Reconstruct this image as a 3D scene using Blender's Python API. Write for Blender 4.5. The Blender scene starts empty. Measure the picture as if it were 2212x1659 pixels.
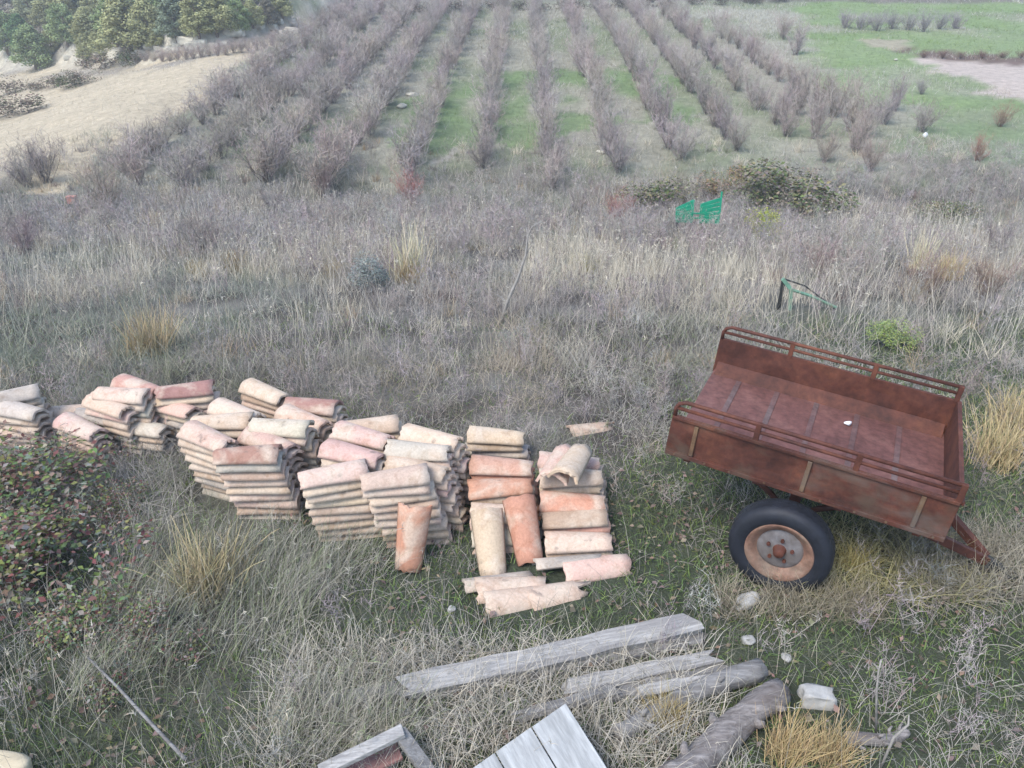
import bpy, math, random
import numpy as np
from mathutils import Vector, Matrix, Euler

random.seed(11)
rng = np.random.default_rng(11)
scene = bpy.context.scene
R_ = math.radians

# ------------------------------------------------------------------ camera
CAM_H, CAM_PITCH, FOCAL = 3.6, R_(27.5), 1750.0        # focal in units of a 2212 px wide picture
cam_data = bpy.data.cameras.new('camera')
cam_data.sensor_fit = 'HORIZONTAL'
cam_data.sensor_width = 36.0
cam_data.lens = 36.0 * FOCAL / 2212.0
cam_data.clip_start = 0.05
cam_data.clip_end = 3000.0
cam = bpy.data.objects.new('camera', cam_data)
cam.location = (0, 0, CAM_H)
cam.rotation_euler = (R_(90) - CAM_PITCH, 0, 0)
scene.collection.objects.link(cam)
scene.camera = cam

# ------------------------------------------------------------------ sky, sun, exposure
SUN_EL, SUN_AZ = R_(52), R_(222)                       # azimuth clockwise from +y
world = bpy.data.worlds.new('World')
scene.world = world
world.use_nodes = True
wn, wl = world.node_tree.nodes, world.node_tree.links
wn.clear()
sky = wn.new('ShaderNodeTexSky')
sky.sky_type = 'NISHITA'
sky.sun_disc = False
sky.sun_elevation = SUN_EL
sky.sun_rotation = SUN_AZ
sky.altitude = 600
sky.air_density = 1.0
sky.dust_density = 1.7
sky.ozone_density = 1.0
bgn = wn.new('ShaderNodeBackground')
bgn.inputs['Strength'].default_value = 0.135
won = wn.new('ShaderNodeOutputWorld')
wl.new(sky.outputs[0], bgn.inputs[0])
wl.new(bgn.outputs[0], won.inputs[0])

sun_data = bpy.data.lights.new('sun', 'SUN')
sun_data.energy = 1.3
sun_data.angle = R_(28)
sun_data.color = (1.0, 0.96, 0.91)
sun = bpy.data.objects.new('sun', sun_data)
sd = Vector((math.sin(SUN_AZ) * math.cos(SUN_EL), math.cos(SUN_AZ) * math.cos(SUN_EL), math.sin(SUN_EL)))
sun.rotation_euler = sd.to_track_quat('Z', 'Y').to_euler()
sun.location = sd * 60
scene.collection.objects.link(sun)

scene.view_settings.view_transform = 'Standard'
scene.view_settings.look = 'None'
scene.view_settings.gamma = 1.0
scene.view_settings.use_curve_mapping = False
scene.view_settings.exposure = 1.53
scene.render.engine = 'CYCLES'
scene.cycles.max_bounces = 4
scene.cycles.diffuse_bounces = 2
scene.cycles.glossy_bounces = 2
scene.cycles.transmission_bounces = 3
scene.cycles.use_denoising = True

# ------------------------------------------------------------------ noise and terrain
def _h(ix, iy, s):
    v = np.sin(ix * 127.1 + iy * 311.7 + s * 74.7) * 43758.5453
    return v - np.floor(v)

def vnoise(x, y, s=0):
    x = np.asarray(x, float); y = np.asarray(y, float)
    ix, iy = np.floor(x), np.floor(y)
    fx, fy = x - ix, y - iy
    fx = fx * fx * (3 - 2 * fx); fy = fy * fy * (3 - 2 * fy)
    a = _h(ix, iy, s); b = _h(ix + 1, iy, s); c = _h(ix, iy + 1, s); d = _h(ix + 1, iy + 1, s)
    return a + (b - a) * fx + (c - a) * fy + (a - b - c + d) * fx * fy

def fbm(x, y, s=0, o=4):
    t, amp, tot = 0.0, 1.0, 0.0
    for i in range(o):
        t = t + amp * vnoise(np.asarray(x) * 2 ** i, np.asarray(y) * 2 ** i, s + i * 3.1)
        tot += amp; amp *= 0.5
    return t / tot

def sst(a, b, v):
    t = np.clip((np.asarray(v, float) - a) / (b - a), 0, 1)
    return t * t * (3 - 2 * t)

FIELD_S = 0.0752
def base_z(x, y):
    x = np.asarray(x, float); y = np.asarray(y, float)
    z = -2.0 * sst(6.5, 21, y)
    z = z + FIELD_S * np.clip(y - 21, 0, 41) + 0.03 * np.maximum(0, y - 62)
    drop = 0.22 * np.maximum(0, -x - 14) * sst(9, 20, y)
    drop = 14 * (1 - np.exp(-drop / 14))
    return z - drop

def _c(px, py):
    u = (px - 1106.0) / FOCAL; v = (829.5 - py) / FOCAL
    c, s = math.cos(CAM_PITCH), math.sin(CAM_PITCH)
    return np.array([u, c + v * s, -s + v * c])

def at_z(px, py, z=0.0):
    r = _c(px, py); t = (z - CAM_H) / r[2]
    return Vector((r[0] * t, r[1] * t, z))

def cast(px, py, fn):
    r = _c(px, py)
    t = np.concatenate([np.arange(2, 30, 0.02), np.arange(30, 400, 0.1)])
    x, y, z = r[0] * t, r[1] * t, CAM_H + r[2] * t
    hit = np.nonzero(z < fn(x, y))[0]
    i = hit[0] if len(hit) else len(t) - 1
    return Vector((float(x[i]), float(y[i]), float(fn(x[i], y[i]))))

# foot of the stony bank behind the pale field, walked from far west to the head of the orchard
BANK = [cast(px, py, base_z) for px, py in [(-420, 172), (-200, 164), (0, 152), (130, 147), (270, 142), (420, 124)]]
bx = [p.x for p in BANK] + [-14.6, -13.0, -11.7, -10.2, -8.6, 40, 200]
by = [p.y for p in BANK] + [45.4, 49.5, 54.5, 59.5, 61.4, 62.5, 66]
bx = [-400] + bx; by = [by[0] + 10] + by
BX, BY = np.array(bx), np.array(by)
_o = np.argsort(BX); BX, BY = BX[_o], BY[_o]

def hz(x, y):
    x = np.asarray(x, float); y = np.asarray(y, float)
    z = base_z(x, y)
    yb = np.interp(x, BX, BY) + (fbm(x * 0.6, y * 0.0 + 3, 5, 2) - 0.5) * 0.5
    d = y - yb
    west = sst(-8.0, -14.0, x)
    z = z + sst(0, 1.8, d) * (0.75 + 0.6 * west)
    z = z + 16 * (1 - np.exp(-np.maximum(0, d - 2) * 0.30 * sst(-8, -34, x) * sst(0, 8, d) / 16))
    z = z + np.clip(y - 110, 0, 60) * 0.02
    z = z + (fbm(x * 0.35, y * 0.35, 9, 3) - 0.5) * 0.34 * sst(7.5, 14, y)
    z = z + (fbm(x * 1.7, y * 1.7, 4, 3) - 0.5) * (0.07 + 0.05 * sst(6, 10, y))
    z = z + np.maximum(0, 1.5 - y) * 0.12
    return z

def G(px, py):
    return cast(px, py, hz)

def gz(x, y):
    return float(hz(x, y))

def poly(pix):
    return np.array([[p.x, p.y] for p in (G(*q) for q in pix)])

def inside(P, x, y, wob=0.0, f=0.5):
    x = np.asarray(x, float); y = np.asarray(y, float)
    if wob:
        x, y = x + (fbm(x * f, y * f, 21, 3) - .5) * 2 * wob, y + (fbm(x * f, y * f, 33, 3) - .5) * 2 * wob
    r = np.zeros(x.shape, bool)
    n = len(P)
    for i in range(n):
        x0, y0 = P[i]; x1, y1 = P[(i + 1) % n]
        if y0 == y1: continue
        cnd = ((y0 > y) != (y1 > y)) & (x < (x1 - x0) * (y - y0) / (y1 - y0) + x0)
        r ^= cnd
    return r

Z_STRIPE = poly([(835, 330), (880, 210), (940, 160), (1420, 150), (1520, 190), (1480, 260), (1180, 300), (960, 330)])
Z_MEADOW = poly([(1720, 0), (1760, 100), (1730, 160), (1820, 215), (1980, 235), (2080, 280), (2360, 320), (2400, 0)])
Z_MEADOW2 = poly([(1880, 300), (2050, 260), (2300, 280), (2300, 370), (2000, 350)])
Z_SAND = poly([(1965, 124), (2030, 128), (2120, 130), (2330, 140), (2330, 260), (2200, 210), (2110, 178), (2040, 160)])
Z_SAND2 = poly([(1850, 88), (1930, 84), (1985, 96), (1960, 106), (1880, 104)])
Z_BROWN = poly([(1945, 112), (2030, 110), (2120, 116), (2330, 124), (2330, 146), (2120, 136), (2030, 132)])
Z_TRACK = poly([(636, 66), (652, 34), (700, 25), (810, 16), (810, 30), (710, 42), (668, 66)])
Z_PATH = poly([(905, 352), (975, 328), (1000, 336), (930, 358)])
Z_STRAW = [poly([(60, 640), (80, 600), (330, 590), (380, 620), (200, 650)]), poly([(420, 610), (480, 560), (620, 540), (830, 550), (830, 600), (600, 620)]),
           poly([(1130, 640), (1160, 570), (1330, 560), (1650, 600), (1680, 680), (1400, 690)]), poly([(1080, 600), (1160, 540), (1340, 540), (1330, 590)]),
           poly([(2080, 1000), (2090, 880), (2212, 860), (2330, 900), (2330, 1060), (2130, 1080)])]

# ------------------------------------------------------------------ materials
def new_mat(name):
    m = bpy.data.materials.new(name); m.use_nodes = True
    n = m.node_tree.nodes; n.clear()
    out = n.new('ShaderNodeOutputMaterial'); b = n.new('ShaderNodeBsdfPrincipled')
    m.node_tree.links.new(b.outputs[0], out.inputs[0])
    b.inputs['Roughness'].default_value = 0.85
    b.inputs['Specular IOR Level'].default_value = 0.25
    return m, n, m.node_tree.links, b, out

def noise_node(n, l, scale, detail=5, rough=0.6, coord=None, dist=0.0):
    t = n.new('ShaderNodeTexNoise'); t.inputs['Scale'].default_value = scale
    t.inputs['Detail'].default_value = detail; t.inputs['Roughness'].default_value = rough
    t.inputs['Distortion'].default_value = dist
    if coord is not None: l.new(coord, t.inputs['Vector'])
    return t

def ramp(n, l, src, stops):
    r = n.new('ShaderNodeValToRGB'); l.new(src, r.inputs[0])
    e = r.color_ramp.elements
    while len(e) > 1: e.remove(e[-1])
    for i, (p, c) in enumerate(stops):
        q = e[0] if i == 0 else e.new(p)
        q.position = p; q.color = (c[0], c[1], c[2], 1) if hasattr(c, '__len__') else (c, c, c, 1)
    return r

def mixc(n, l, a, b, fac, mode='MIX'):
    m = n.new('ShaderNodeMix'); m.data_type = 'RGBA'; m.blend_type = mode
    for s, v in ((0, fac), (6, a), (7, b)):
        if hasattr(v, 'is_linked') or hasattr(v, 'links'): l.new(v, m.inputs[s])
        else: m.inputs[s].default_value = v if s == 0 else (v[0], v[1], v[2], 1)
    return m.outputs[2]

def bump(n, l, b, h, strength=0.4, dist=0.02):
    k = n.new('ShaderNodeBump'); k.inputs['Strength'].default_value = strength; k.inputs['Distance'].default_value = dist
    l.new(h, k.inputs['Height']); l.new(k.outputs[0], b.inputs['Normal'])

def veg_mat(name, inst):
    m, n, l, b, out = new_mat(name)
    a = n.new('ShaderNodeAttribute'); a.attribute_name = 'vc'; a.attribute_type = 'GEOMETRY'
    if inst:
        t = n.new('ShaderNodeAttribute'); t.attribute_name = 'tint'; t.attribute_type = 'INSTANCER'; tc = t.outputs['Color']
    else:
        t = n.new('ShaderNodeObjectInfo'); tc = t.outputs['Color']
    c = mixc(n, l, a.outputs['Color'], tc, 1.0, 'MULTIPLY')
    n.remove(b); df = n.new('ShaderNodeBsdfDiffuse'); l.new(c, df.inputs[0]); l.new(df.outputs[0], out.inputs[0])
    return m
VEG_I, VEG_O = veg_mat('plant_scatter', True), veg_mat('plant', False)

def mat_ground():
    m, n, l, b, out = new_mat('field_ground')
    a = n.new('ShaderNodeAttribute'); a.attribute_name = 'Col'
    geo = n.new('ShaderNodeNewGeometry')
    n1 = noise_node(n, l, 3.0, 8, 0.7, geo.outputs['Position'])
    n2 = noise_node(n, l, 28.0, 6, 0.7, geo.outputs['Position'])
    r1 = ramp(n, l, n1.outputs[0], [(0.3, 0.72), (0.7, 1.25)])
    r2 = ramp(n, l, n2.outputs[0], [(0.3, 0.75), (0.7, 1.22)])
    c = mixc(n, l, a.outputs['Color'], r1.outputs[0], 1.0, 'MULTIPLY')
    c = mixc(n, l, c, r2.outputs[0], 1.0, 'MULTIPLY')
    l.new(c, b.inputs['Base Color']); b.inputs['Roughness'].default_value = 0.95
    bump(n, l, b, n2.outputs[0], 0.8, 0.04)
    return m
M_GROUND = mat_ground()

def mat_clay():
    m, n, l, b, out = new_mat('weathered_clay')
    oi = n.new('ShaderNodeObjectInfo'); tc = n.new('ShaderNodeTexCoord')
    off = n.new('ShaderNodeVectorMath'); off.operation = 'ADD'
    cmb = n.new('ShaderNodeCombineXYZ')
    mu = n.new('ShaderNodeMath'); mu.operation = 'MULTIPLY'; mu.inputs[1].default_value = 37.0
    l.new(oi.outputs['Random'], mu.inputs[0])
    for i in range(3): l.new(mu.outputs[0], cmb.inputs[i])
    l.new(tc.outputs['Object'], off.inputs[0]); l.new(cmb.outputs[0], off.inputs[1])
    v = off.outputs[0]
    broad = noise_node(n, l, 4.5, 4, 0.55, v, 0.6)
    fine = noise_node(n, l, 60, 5, 0.7, v)
    spots = noise_node(n, l, 15, 5, 0.65, v)
    area = noise_node(n, l, 5.5, 3, 0.5, v, 0.3)
    pale = mixc(n, l, oi.outputs['Color'], (0.57, 0.475, 0.37), ramp(n, l, broad.outputs[0], [(0.45, 0.0), (0.62, 0.7)]).outputs[0])
    c = mixc(n, l, pale, ramp(n, l, fine.outputs[0], [(0.3, 0.82), (0.7, 1.12)]).outputs[0], 1.0, 'MULTIPLY')
    sm = n.new('ShaderNodeMath'); sm.operation = 'MULTIPLY'
    l.new(ramp(n, l, spots.outputs[0], [(0.56, 0.0), (0.62, 1.0)]).outputs[0], sm.inputs[0])
    l.new(ramp(n, l, area.outputs[0], [(0.56, 0.0), (0.68, 0.7)]).outputs[0], sm.inputs[1])
    c = mixc(n, l, c, (0.13, 0.11, 0.095), sm.outputs[0])
    grime = noise_node(n, l, 9, 6, 0.7, v, 0.8)
    c = mixc(n, l, c, (0.70, 0.60, 0.52), ramp(n, l, grime.outputs[0], [(0.50, 0.0), (0.70, 0.7)]).outputs[0], 'MULTIPLY')
    l.new(c, b.inputs['Base Color']); b.inputs['Roughness'].default_value = 0.9
    bump(n, l, b, fine.outputs[0], 0.35, 0.006)
    return m
M_CLAY = mat_clay()

def mat_rust(name, paint=0.0, base=((0.038, 0.014, 0.010), (0.085, 0.028, 0.017), (0.14, 0.05, 0.026))):
    m, n, l, b, out = new_mat(name)
    tc = n.new('ShaderNodeTexCoord'); v = tc.outputs['Object']
    n1 = noise_node(n, l, 2.6, 6, 0.65, v, 0.4)
    n2 = noise_node(n, l, 17, 6, 0.7, v)
    mp = n.new('ShaderNodeMapping'); mp.inputs['Scale'].default_value = (1.5, 3, 3); l.new(v, mp.inputs[0])
    n3 = noise_node(n, l, 1.2, 5, 0.6, mp.outputs[0], 0.3)
    c = ramp(n, l, n1.outputs[0], [(0.28, base[0]), (0.5, base[1]), (0.72, base[2])]).outputs[0]
    c = mixc(n, l, c, ramp(n, l, n2.outputs[0], [(0.3, 0.6), (0.7, 1.35)]).outputs[0], 1.0, 'MULTIPLY')
    if paint:
        pt = noise_node(n, l, 3.4, 5, 0.6, v, 0.5)
        c = mixc(n, l, c, (0.085, 0.058, 0.040), ramp(n, l, pt.outputs[0], [(0.5, 0.0), (0.66, 0.75)]).outputs[0])
        c = mixc(n, l, c, (0.12, 0.10, 0.085), ramp(n, l, n3.outputs[0], [(0.60 - 0.1 * paint, 0.0), (0.78 - 0.1 * paint, 0.7)]).outputs[0])
    l.new(c, b.inputs['Base Color']); b.inputs['Roughness'].default_value = 0.72
    b.inputs['Specular IOR Level'].default_value = 0.35
    bump(n, l, b, n2.outputs[0], 0.3, 0.004)
    return m
M_RUST = mat_rust('rusty_sheet_steel')
M_RUST_FLOOR = mat_rust('worn_bed_steel', 0, ((0.09, 0.038, 0.032), (0.14, 0.062, 0.051), (0.18, 0.087, 0.07)))
M_STRIP = mat_rust('greyed_bed_steel', 0, ((0.10, 0.045, 0.040), (0.125, 0.072, 0.065), (0.15, 0.12, 0.11)))
M_RUST_SIDE = mat_rust('scraped_rusty_steel', 0.35)
M_RUST_PALE = mat_rust('pale_rusty_bar', 0.9, ((0.08, 0.04, 0.022), (0.13, 0.075, 0.04), (0.19, 0.12, 0.065)))
M_RIM = mat_rust('rusty_rim', 0.4, ((0.13, 0.06, 0.04), (0.22, 0.125, 0.085), (0.30, 0.25, 0.19)))
M_HUB = mat_rust('grey_hub', 1.8, ((0.10, 0.08, 0.07), (0.17, 0.16, 0.16), (0.26, 0.26, 0.27)))

def mat_plain(name, col, rough=0.8, var=0.3, scale=12, spec=0.25, bmp=0.3, stretch=None, dark=None):
    m, n, l, b, out = new_mat(name)
    tc = n.new('ShaderNodeTexCoord'); v = tc.outputs['Object']
    if stretch:
        mp = n.new('ShaderNodeMapping'); mp.inputs['Scale'].default_value = stretch; l.new(v, mp.inputs[0]); v = mp.outputs[0]
    t = noise_node(n, l, scale, 6, 0.65, v, 0.3)
    t2 = noise_node(n, l, scale * 0.25, 4, 0.6, v, 0.4)
    c = mixc(n, l, col, ramp(n, l, t.outputs[0], [(0.28, 1 - var), (0.72, 1 + var)]).outputs[0], 1.0, 'MULTIPLY')
    if dark:
        c = mixc(n, l, c, dark, ramp(n, l, t2.outputs[0], [(0.46, 0.0), (0.66, 0.85)]).outputs[0])
    l.new(c, b.inputs['Base Color']); b.inputs['Roughness'].default_value = rough
    b.inputs['Specular IOR Level'].default_value = spec
    if bmp: bump(n, l, b, t.outputs[0], bmp, 0.01)
    return m
M_TYRE = mat_plain('dusty_black_rubber', (0.014, 0.016, 0.022), 0.6, 0.35, 14, 0.35)
M_WOOD = mat_plain('weathered_grey_wood', (0.35, 0.335, 0.31), 0.9, 0.4, 9, 0.1, 0.6, (0.7, 9, 9), (0.21, 0.20, 0.19))
M_WOOD2 = mat_plain('dull_grey_wood', (0.24, 0.23, 0.215), 0.9, 0.4, 9, 0.1, 0.6, (0.7, 9, 9), (0.14, 0.13, 0.12))
M_BARK = mat_plain('flaking_bark', (0.25, 0.225, 0.205), 0.95, 0.5, 10, 0.1, 1.0, (1.2, 6, 6), (0.12, 0.10, 0.09))
M_PANEL = mat_plain('weathered_pale_panel', (0.34, 0.345, 0.335), 0.85, 0.3, 9, 0.15, 0.4, (0.8, 5, 5), (0.20, 0.205, 0.20))
M_STONE = mat_plain('pale_limestone', (0.39, 0.38, 0.35), 0.9, 0.35, 9, 0.1, 0.8, None, (0.38, 0.36, 0.31))
M_ROCK = mat_plain('white_bank_rock', (0.50, 0.47, 0.38), 0.95, 0.3, 3, 0.1, 0.8, None, (0.26, 0.24, 0.19))
M_RED = mat_plain('faded_red_board', (0.22, 0.12, 0.105), 0.9, 0.3, 10)
M_GREEN = mat_plain('green_paint', (0.006, 0.24, 0.13), 0.5, 0.25, 14, 0.4, 0.1)
M_GREEN2 = mat_plain('chalky_green_paint', (0.14, 0.27, 0.19), 0.7, 0.3, 14, 0.2, 0.2, None, (0.16, 0.22, 0.14))
M_DARK = mat_plain('dark_iron', (0.03, 0.032, 0.03), 0.6, 0.4, 14)
M_BRANCH = mat_plain('dry_grey_branch', (0.27, 0.25, 0.22), 0.9, 0.3, 20, 0.1, 0.4)
M_TRUNK = mat_plain('pine_bark', (0.17, 0.13, 0.10), 0.95, 0.4, 9)
M_WHITE = mat_plain('white_plastic', (0.75, 0.75, 0.74), 0.5, 0.08, 6, 0.4, 0.0)

# ------------------------------------------------------------------ mesh helpers
C = scene.collection
class MB:
    def __init__(s): s.v = []; s.f = []; s.c = []
    def add(s, V, F, col=None):
        o = len(s.v); s.v += [tuple(p) for p in V]; s.f += [tuple(i + o for i in f) for f in F]
        if col is not None: s.c += [col] * len(V)
    def box(s, c, d, rot=None):
        x, y, z = [q / 2 for q in d]
        V = [Vector((a * x, b * y, e * z)) for a in (-1, 1) for b in (-1, 1) for e in (-1, 1)]
        M = rot.to_matrix() if isinstance(rot, Euler) else rot
        V = [(M @ p if M else p) + Vector(c) for p in V]
        s.add(V, [(0, 1, 3, 2), (4, 6, 7, 5), (0, 4, 5, 1), (2, 3, 7, 6), (0, 2, 6, 4), (1, 5, 7, 3)])
    def beam(s, a, b, w, h, up=(0, 0, 1)):
        a, b = Vector(a), Vector(b); d = (b - a); L = d.length; d.normalize()
        u = Vector(up); r = d.cross(u).normalized(); u = r.cross(d)
        M = Matrix((d, r, u)).transposed()
        s.box((a + b) / 2, (L, w, h), M)
    def tube(s, pts, rad, n=6, cap=True, col=None):
        pts = [Vector(p) for p in pts]; rad = rad if hasattr(rad, '__len__') else [rad] * len(pts)
        V = []; F = []
        prev = None
        for i, p in enumerate(pts):
            d = (pts[min(i + 1, len(pts) - 1)] - pts[max(i - 1, 0)])
            d = d.normalized() if d.length > 1e-9 else Vector((0, 0, 1))
            if prev is None:
                a = Vector((0, 0, 1)) if abs(d.z) < 0.9 else Vector((1, 0, 0)); u = d.cross(a).normalized()
            else:
                u = (prev - d * prev.dot(d)).normalized()
            prev = u; w = d.cross(u)
            for k in range(n):
                t = 2 * math.pi * k / n
                V.append(p + (u * math.cos(t) + w * math.sin(t)) * rad[i])
        m = len(pts)
        for i in range(m - 1):
            for k in range(n):
                F.append((i * n + k, i * n + (k + 1) % n, (i + 1) * n + (k + 1) % n, (i + 1) * n + k))
        if cap:
            F.append(tuple(reversed(range(n)))); F.append(tuple((m - 1) * n + k for k in range(n)))
        s.add(V, F, col)
    def lathe(s, prof, n=32, axis='Y'):
        V = []; F = []; m = len(prof)
        for k in range(n):
            t = 2 * math.pi * k / n
            for r, a in prof: V.append((r * math.cos(t), a, r * math.sin(t)))
        for k in range(n):
            for j in range(m - 1):
                F.append((k * m + j, k * m + j + 1, ((k + 1) % n) * m + j + 1, ((k + 1) % n) * m + j))
        s.add(V, F)
    def mesh(s, name, mat, smooth=False):
        me = bpy.data.meshes.new(name); me.from_pydata(s.v, [], s.f); me.materials.append(mat)
        if s.c:
            at = me.color_attributes.new('vc', 'FLOAT_COLOR', 'POINT')
            a = np.ones((len(s.v), 4), np.float32); a[:, :3] = np.array(s.c, np.float32); at.data.foreach_set('color', a.ravel())
        if smooth:
            me.polygons.foreach_set('use_smooth', [True] * len(me.polygons))
        me.update(); return me
    def build(s, name, mat, parent=None, smooth=False, bevel=0.0):
        o = bpy.data.objects.new(name, s.mesh(name, mat, smooth)); C.objects.link(o)
        if parent: o.parent = parent
        if bevel:
            b = o.modifiers.new('edge', 'BEVEL'); b.width = bevel; b.segments = 2; b.limit_method = 'ANGLE'
        return o

def tag(o, label=None, cat=None, group=None, kind=None):
    for k, v in (('label', label), ('category', cat), ('group', group), ('kind', kind)):
        if v: o[k] = v
    return o

def empty(name, loc=(0, 0, 0), rot=None):
    e = bpy.data.objects.new(name, None); e.empty_display_size = 0.1; e.location = loc
    if rot is not None: e.rotation_euler = rot
    C.objects.link(e); return e

def raw_mesh(name, V, F, mat, vc=None):
    """V (n,3) array, F (m,k) array of one face size"""
    V = np.asarray(V, np.float32); F = np.asarray(F, np.int32); k = F.shape[1]
    me = bpy.data.meshes.new(name)
    me.vertices.add(len(V)); me.vertices.foreach_set('co', V.ravel())
    me.loops.add(F.size); me.loops.foreach_set('vertex_index', F.ravel())
    me.polygons.add(len(F)); me.polygons.foreach_set('loop_start', np.arange(0, F.size, k, dtype=np.int32))
    me.update(calc_edges=True)
    if vc is not None:
        at = me.color_attributes.new('vc', 'FLOAT_COLOR', 'POINT')
        a = np.ones((len(V), 4), np.float32); a[:, :3] = vc; at.data.foreach_set('color', a.ravel())
    me.materials.append(mat); me.validate(); return me

ORD = ['first', 'second', 'third', 'fourth', 'fifth', 'sixth', 'seventh', 'eighth', 'ninth', 'tenth', 'eleventh', 'twelfth', 'thirteenth', 'fourteenth',
       'fifteenth', 'sixteenth', 'seventeenth', 'eighteenth', 'nineteenth', 'twentieth'] + ['twenty-' + w for w in
       ['first', 'second', 'third', 'fourth', 'fifth', 'sixth', 'seventh', 'eighth', 'ninth']] + ['thirtieth'] + ['thirty-' + w for w in
       ['first', 'second', 'third', 'fourth', 'fifth', 'sixth', 'seventh', 'eighth', 'ninth']]

# ------------------------------------------------------------------ ground sheet
def spaced(lo, hi, near, grow, mid0, mid1):
    a = [mid0]
    while a[-1] < mid1: a.append(a[-1] + near)
    s = near
    while a[-1] < hi: s *= grow; a.append(a[-1] + s)
    b = [mid0]; s = near
    while b[-1] > lo: s *= grow; b.append(b[-1] - s)
    return np.array(b[:0:-1] + a)

def ground_colour(x, y):
    n1 = fbm(x * 0.25, y * 0.25, 2, 4)[..., None]; n2 = fbm(x * 1.3, y * 1.3, 7, 3)[..., None]
    dry = np.array([0.17, 0.155, 0.13]); soil = np.array([0.085, 0.072, 0.06]); grn = np.array([0.05, 0.068, 0.036])  # dark moist soil, tones lowered further so grass gaps read as shade
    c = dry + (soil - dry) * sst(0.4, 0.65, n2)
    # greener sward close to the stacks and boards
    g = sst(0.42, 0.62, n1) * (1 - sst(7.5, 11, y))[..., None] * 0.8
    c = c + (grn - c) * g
    fld = (sst(19, 27, y + (fbm(x * .3, y * .3, 44, 3) - .5) * 10) * sst(-13.5, -12.5, x))[..., None]
    fc = np.array([0.29, 0.275, 0.205]) + (np.array([0.20, 0.22, 0.13]) - np.array([0.29, 0.275, 0.205])) * sst(0.4, 0.65, n1)  # far field tones lightened, a hazy wash put into the colour
    c = c + (fc - c) * fld
    for Z, col, w, a in ((Z_STRIPE, (0.15, 0.22, 0.085), 1.6, 0.8), (Z_MEADOW, (0.17, 0.24, 0.085), 1.8, 0.8), (Z_MEADOW2, (0.15, 0.21, 0.09), 1.2, 0.6),
                      (Z_SAND, (0.42, 0.35, 0.29), 1.2, 1.0), (Z_TRACK, (0.42, 0.39, 0.31), 0.6, 0.85), (Z_BROWN, (0.13, 0.085, 0.065), 0.5, 0.95), (Z_SAND2, (0.33, 0.27, 0.2), 0.6, 0.8), (Z_PATH, (0.38, 0.34, 0.28), 0.3, 0.9)):
        m = inside(Z, x + (vnoise(x * 1.8, y * 1.8, 77) - .5) * .9, y + (vnoise(x * 1.8, y * 1.8, 78) - .5) * 1.2, w, .8)[..., None] * a
        if Z is Z_STRIPE: m = m * sst(0.33, 0.55, fbm(x * 0.7, y * 0.35, 12, 3))[..., None]
        if Z is Z_MEADOW: m = m * (0.15 + 0.85 * sst(0.36, 0.6, fbm(x * 0.22, y * 0.22, 15, 3))[..., None])
        c = c * (1 - m) + np.array(col) * m
    yb = np.interp(x, BX, BY)
    bm = ((x < -12.2 + (fbm(x * 0.3, y * 0.3, 8, 3) - .5) * 1.2) & (y > 21.5) & (y < yb + 0.6))[..., None]
    bc = np.array([0.43, 0.36, 0.245]) * (0.9 + 0.2 * n2)
    c = np.where(bm, bc, c)
    d = y - yb
    foot = (sst(-3.2, -2.4, d) * (1 - sst(-0.6, 0.0, d)) * (x < -12.5))[..., None] * .8 * sst(.3, .5, fbm(x * .4, y * .4, 19, 3))[..., None]
    c = c * (1 - foot) + np.array([0.22, 0.20, 0.17]) * foot
    rk = (sst(-0.5, 0.2, d) * (1 - sst(1.5, 2.6, d)) * sst(-9.5, -12.0, x))[..., None] * sst(0.34, 0.5, fbm(x * 0.5, y * 0.5, 17, 3))[..., None]
    c = c * (1 - rk) + np.array([0.45, 0.42, 0.33]) * rk
    wd = (sst(2.0, 4.0, d) * sst(-8, -12.0, x))[..., None]
    c = c * (1 - wd) + (np.array([0.17, 0.155, 0.12]) + 0.12 * (n2 - 0.5)) * wd
    ed = (sst(-0.3, 0.3, d) * (1 - sst(1.2, 1.8, d)) * sst(-12, -9.5, x))[..., None] * 0.75
    c = c * (1 - ed) + np.array([0.11, 0.09, 0.085]) * ed
    return np.clip(c, 0.01, 1)

xs = spaced(-420, 420, 0.16, 1.045, -7, 7)
ys = spaced(-60, 620, 0.14, 1.018, 2.2, 11)
XX, YY = np.meshgrid(xs, ys)
ZZ = hz(XX, YY)
V = np.stack([XX, YY, ZZ], -1).reshape(-1, 3)
nx, ny = len(xs), len(ys)
ii = np.arange(nx * ny).reshape(ny, nx)
F = np.stack([ii[:-1, :-1], ii[:-1, 1:], ii[1:, 1:], ii[1:, :-1]], -1).reshape(-1, 4)
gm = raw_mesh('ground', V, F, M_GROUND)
at = gm.color_attributes.new('Col', 'FLOAT_COLOR', 'POINT')
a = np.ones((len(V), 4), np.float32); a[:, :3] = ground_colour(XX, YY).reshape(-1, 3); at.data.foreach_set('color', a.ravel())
gm.polygons.foreach_set('use_smooth', [True] * len(gm.polygons))
ground = bpy.data.objects.new('ground', gm); C.objects.link(ground)
tag(ground, 'rough sloping farmland ground under dry grass and orchard rows', 'ground', kind='structure')

KEEP_OUT = []       # (x, y, r) discs where loose plants may not grow

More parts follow.
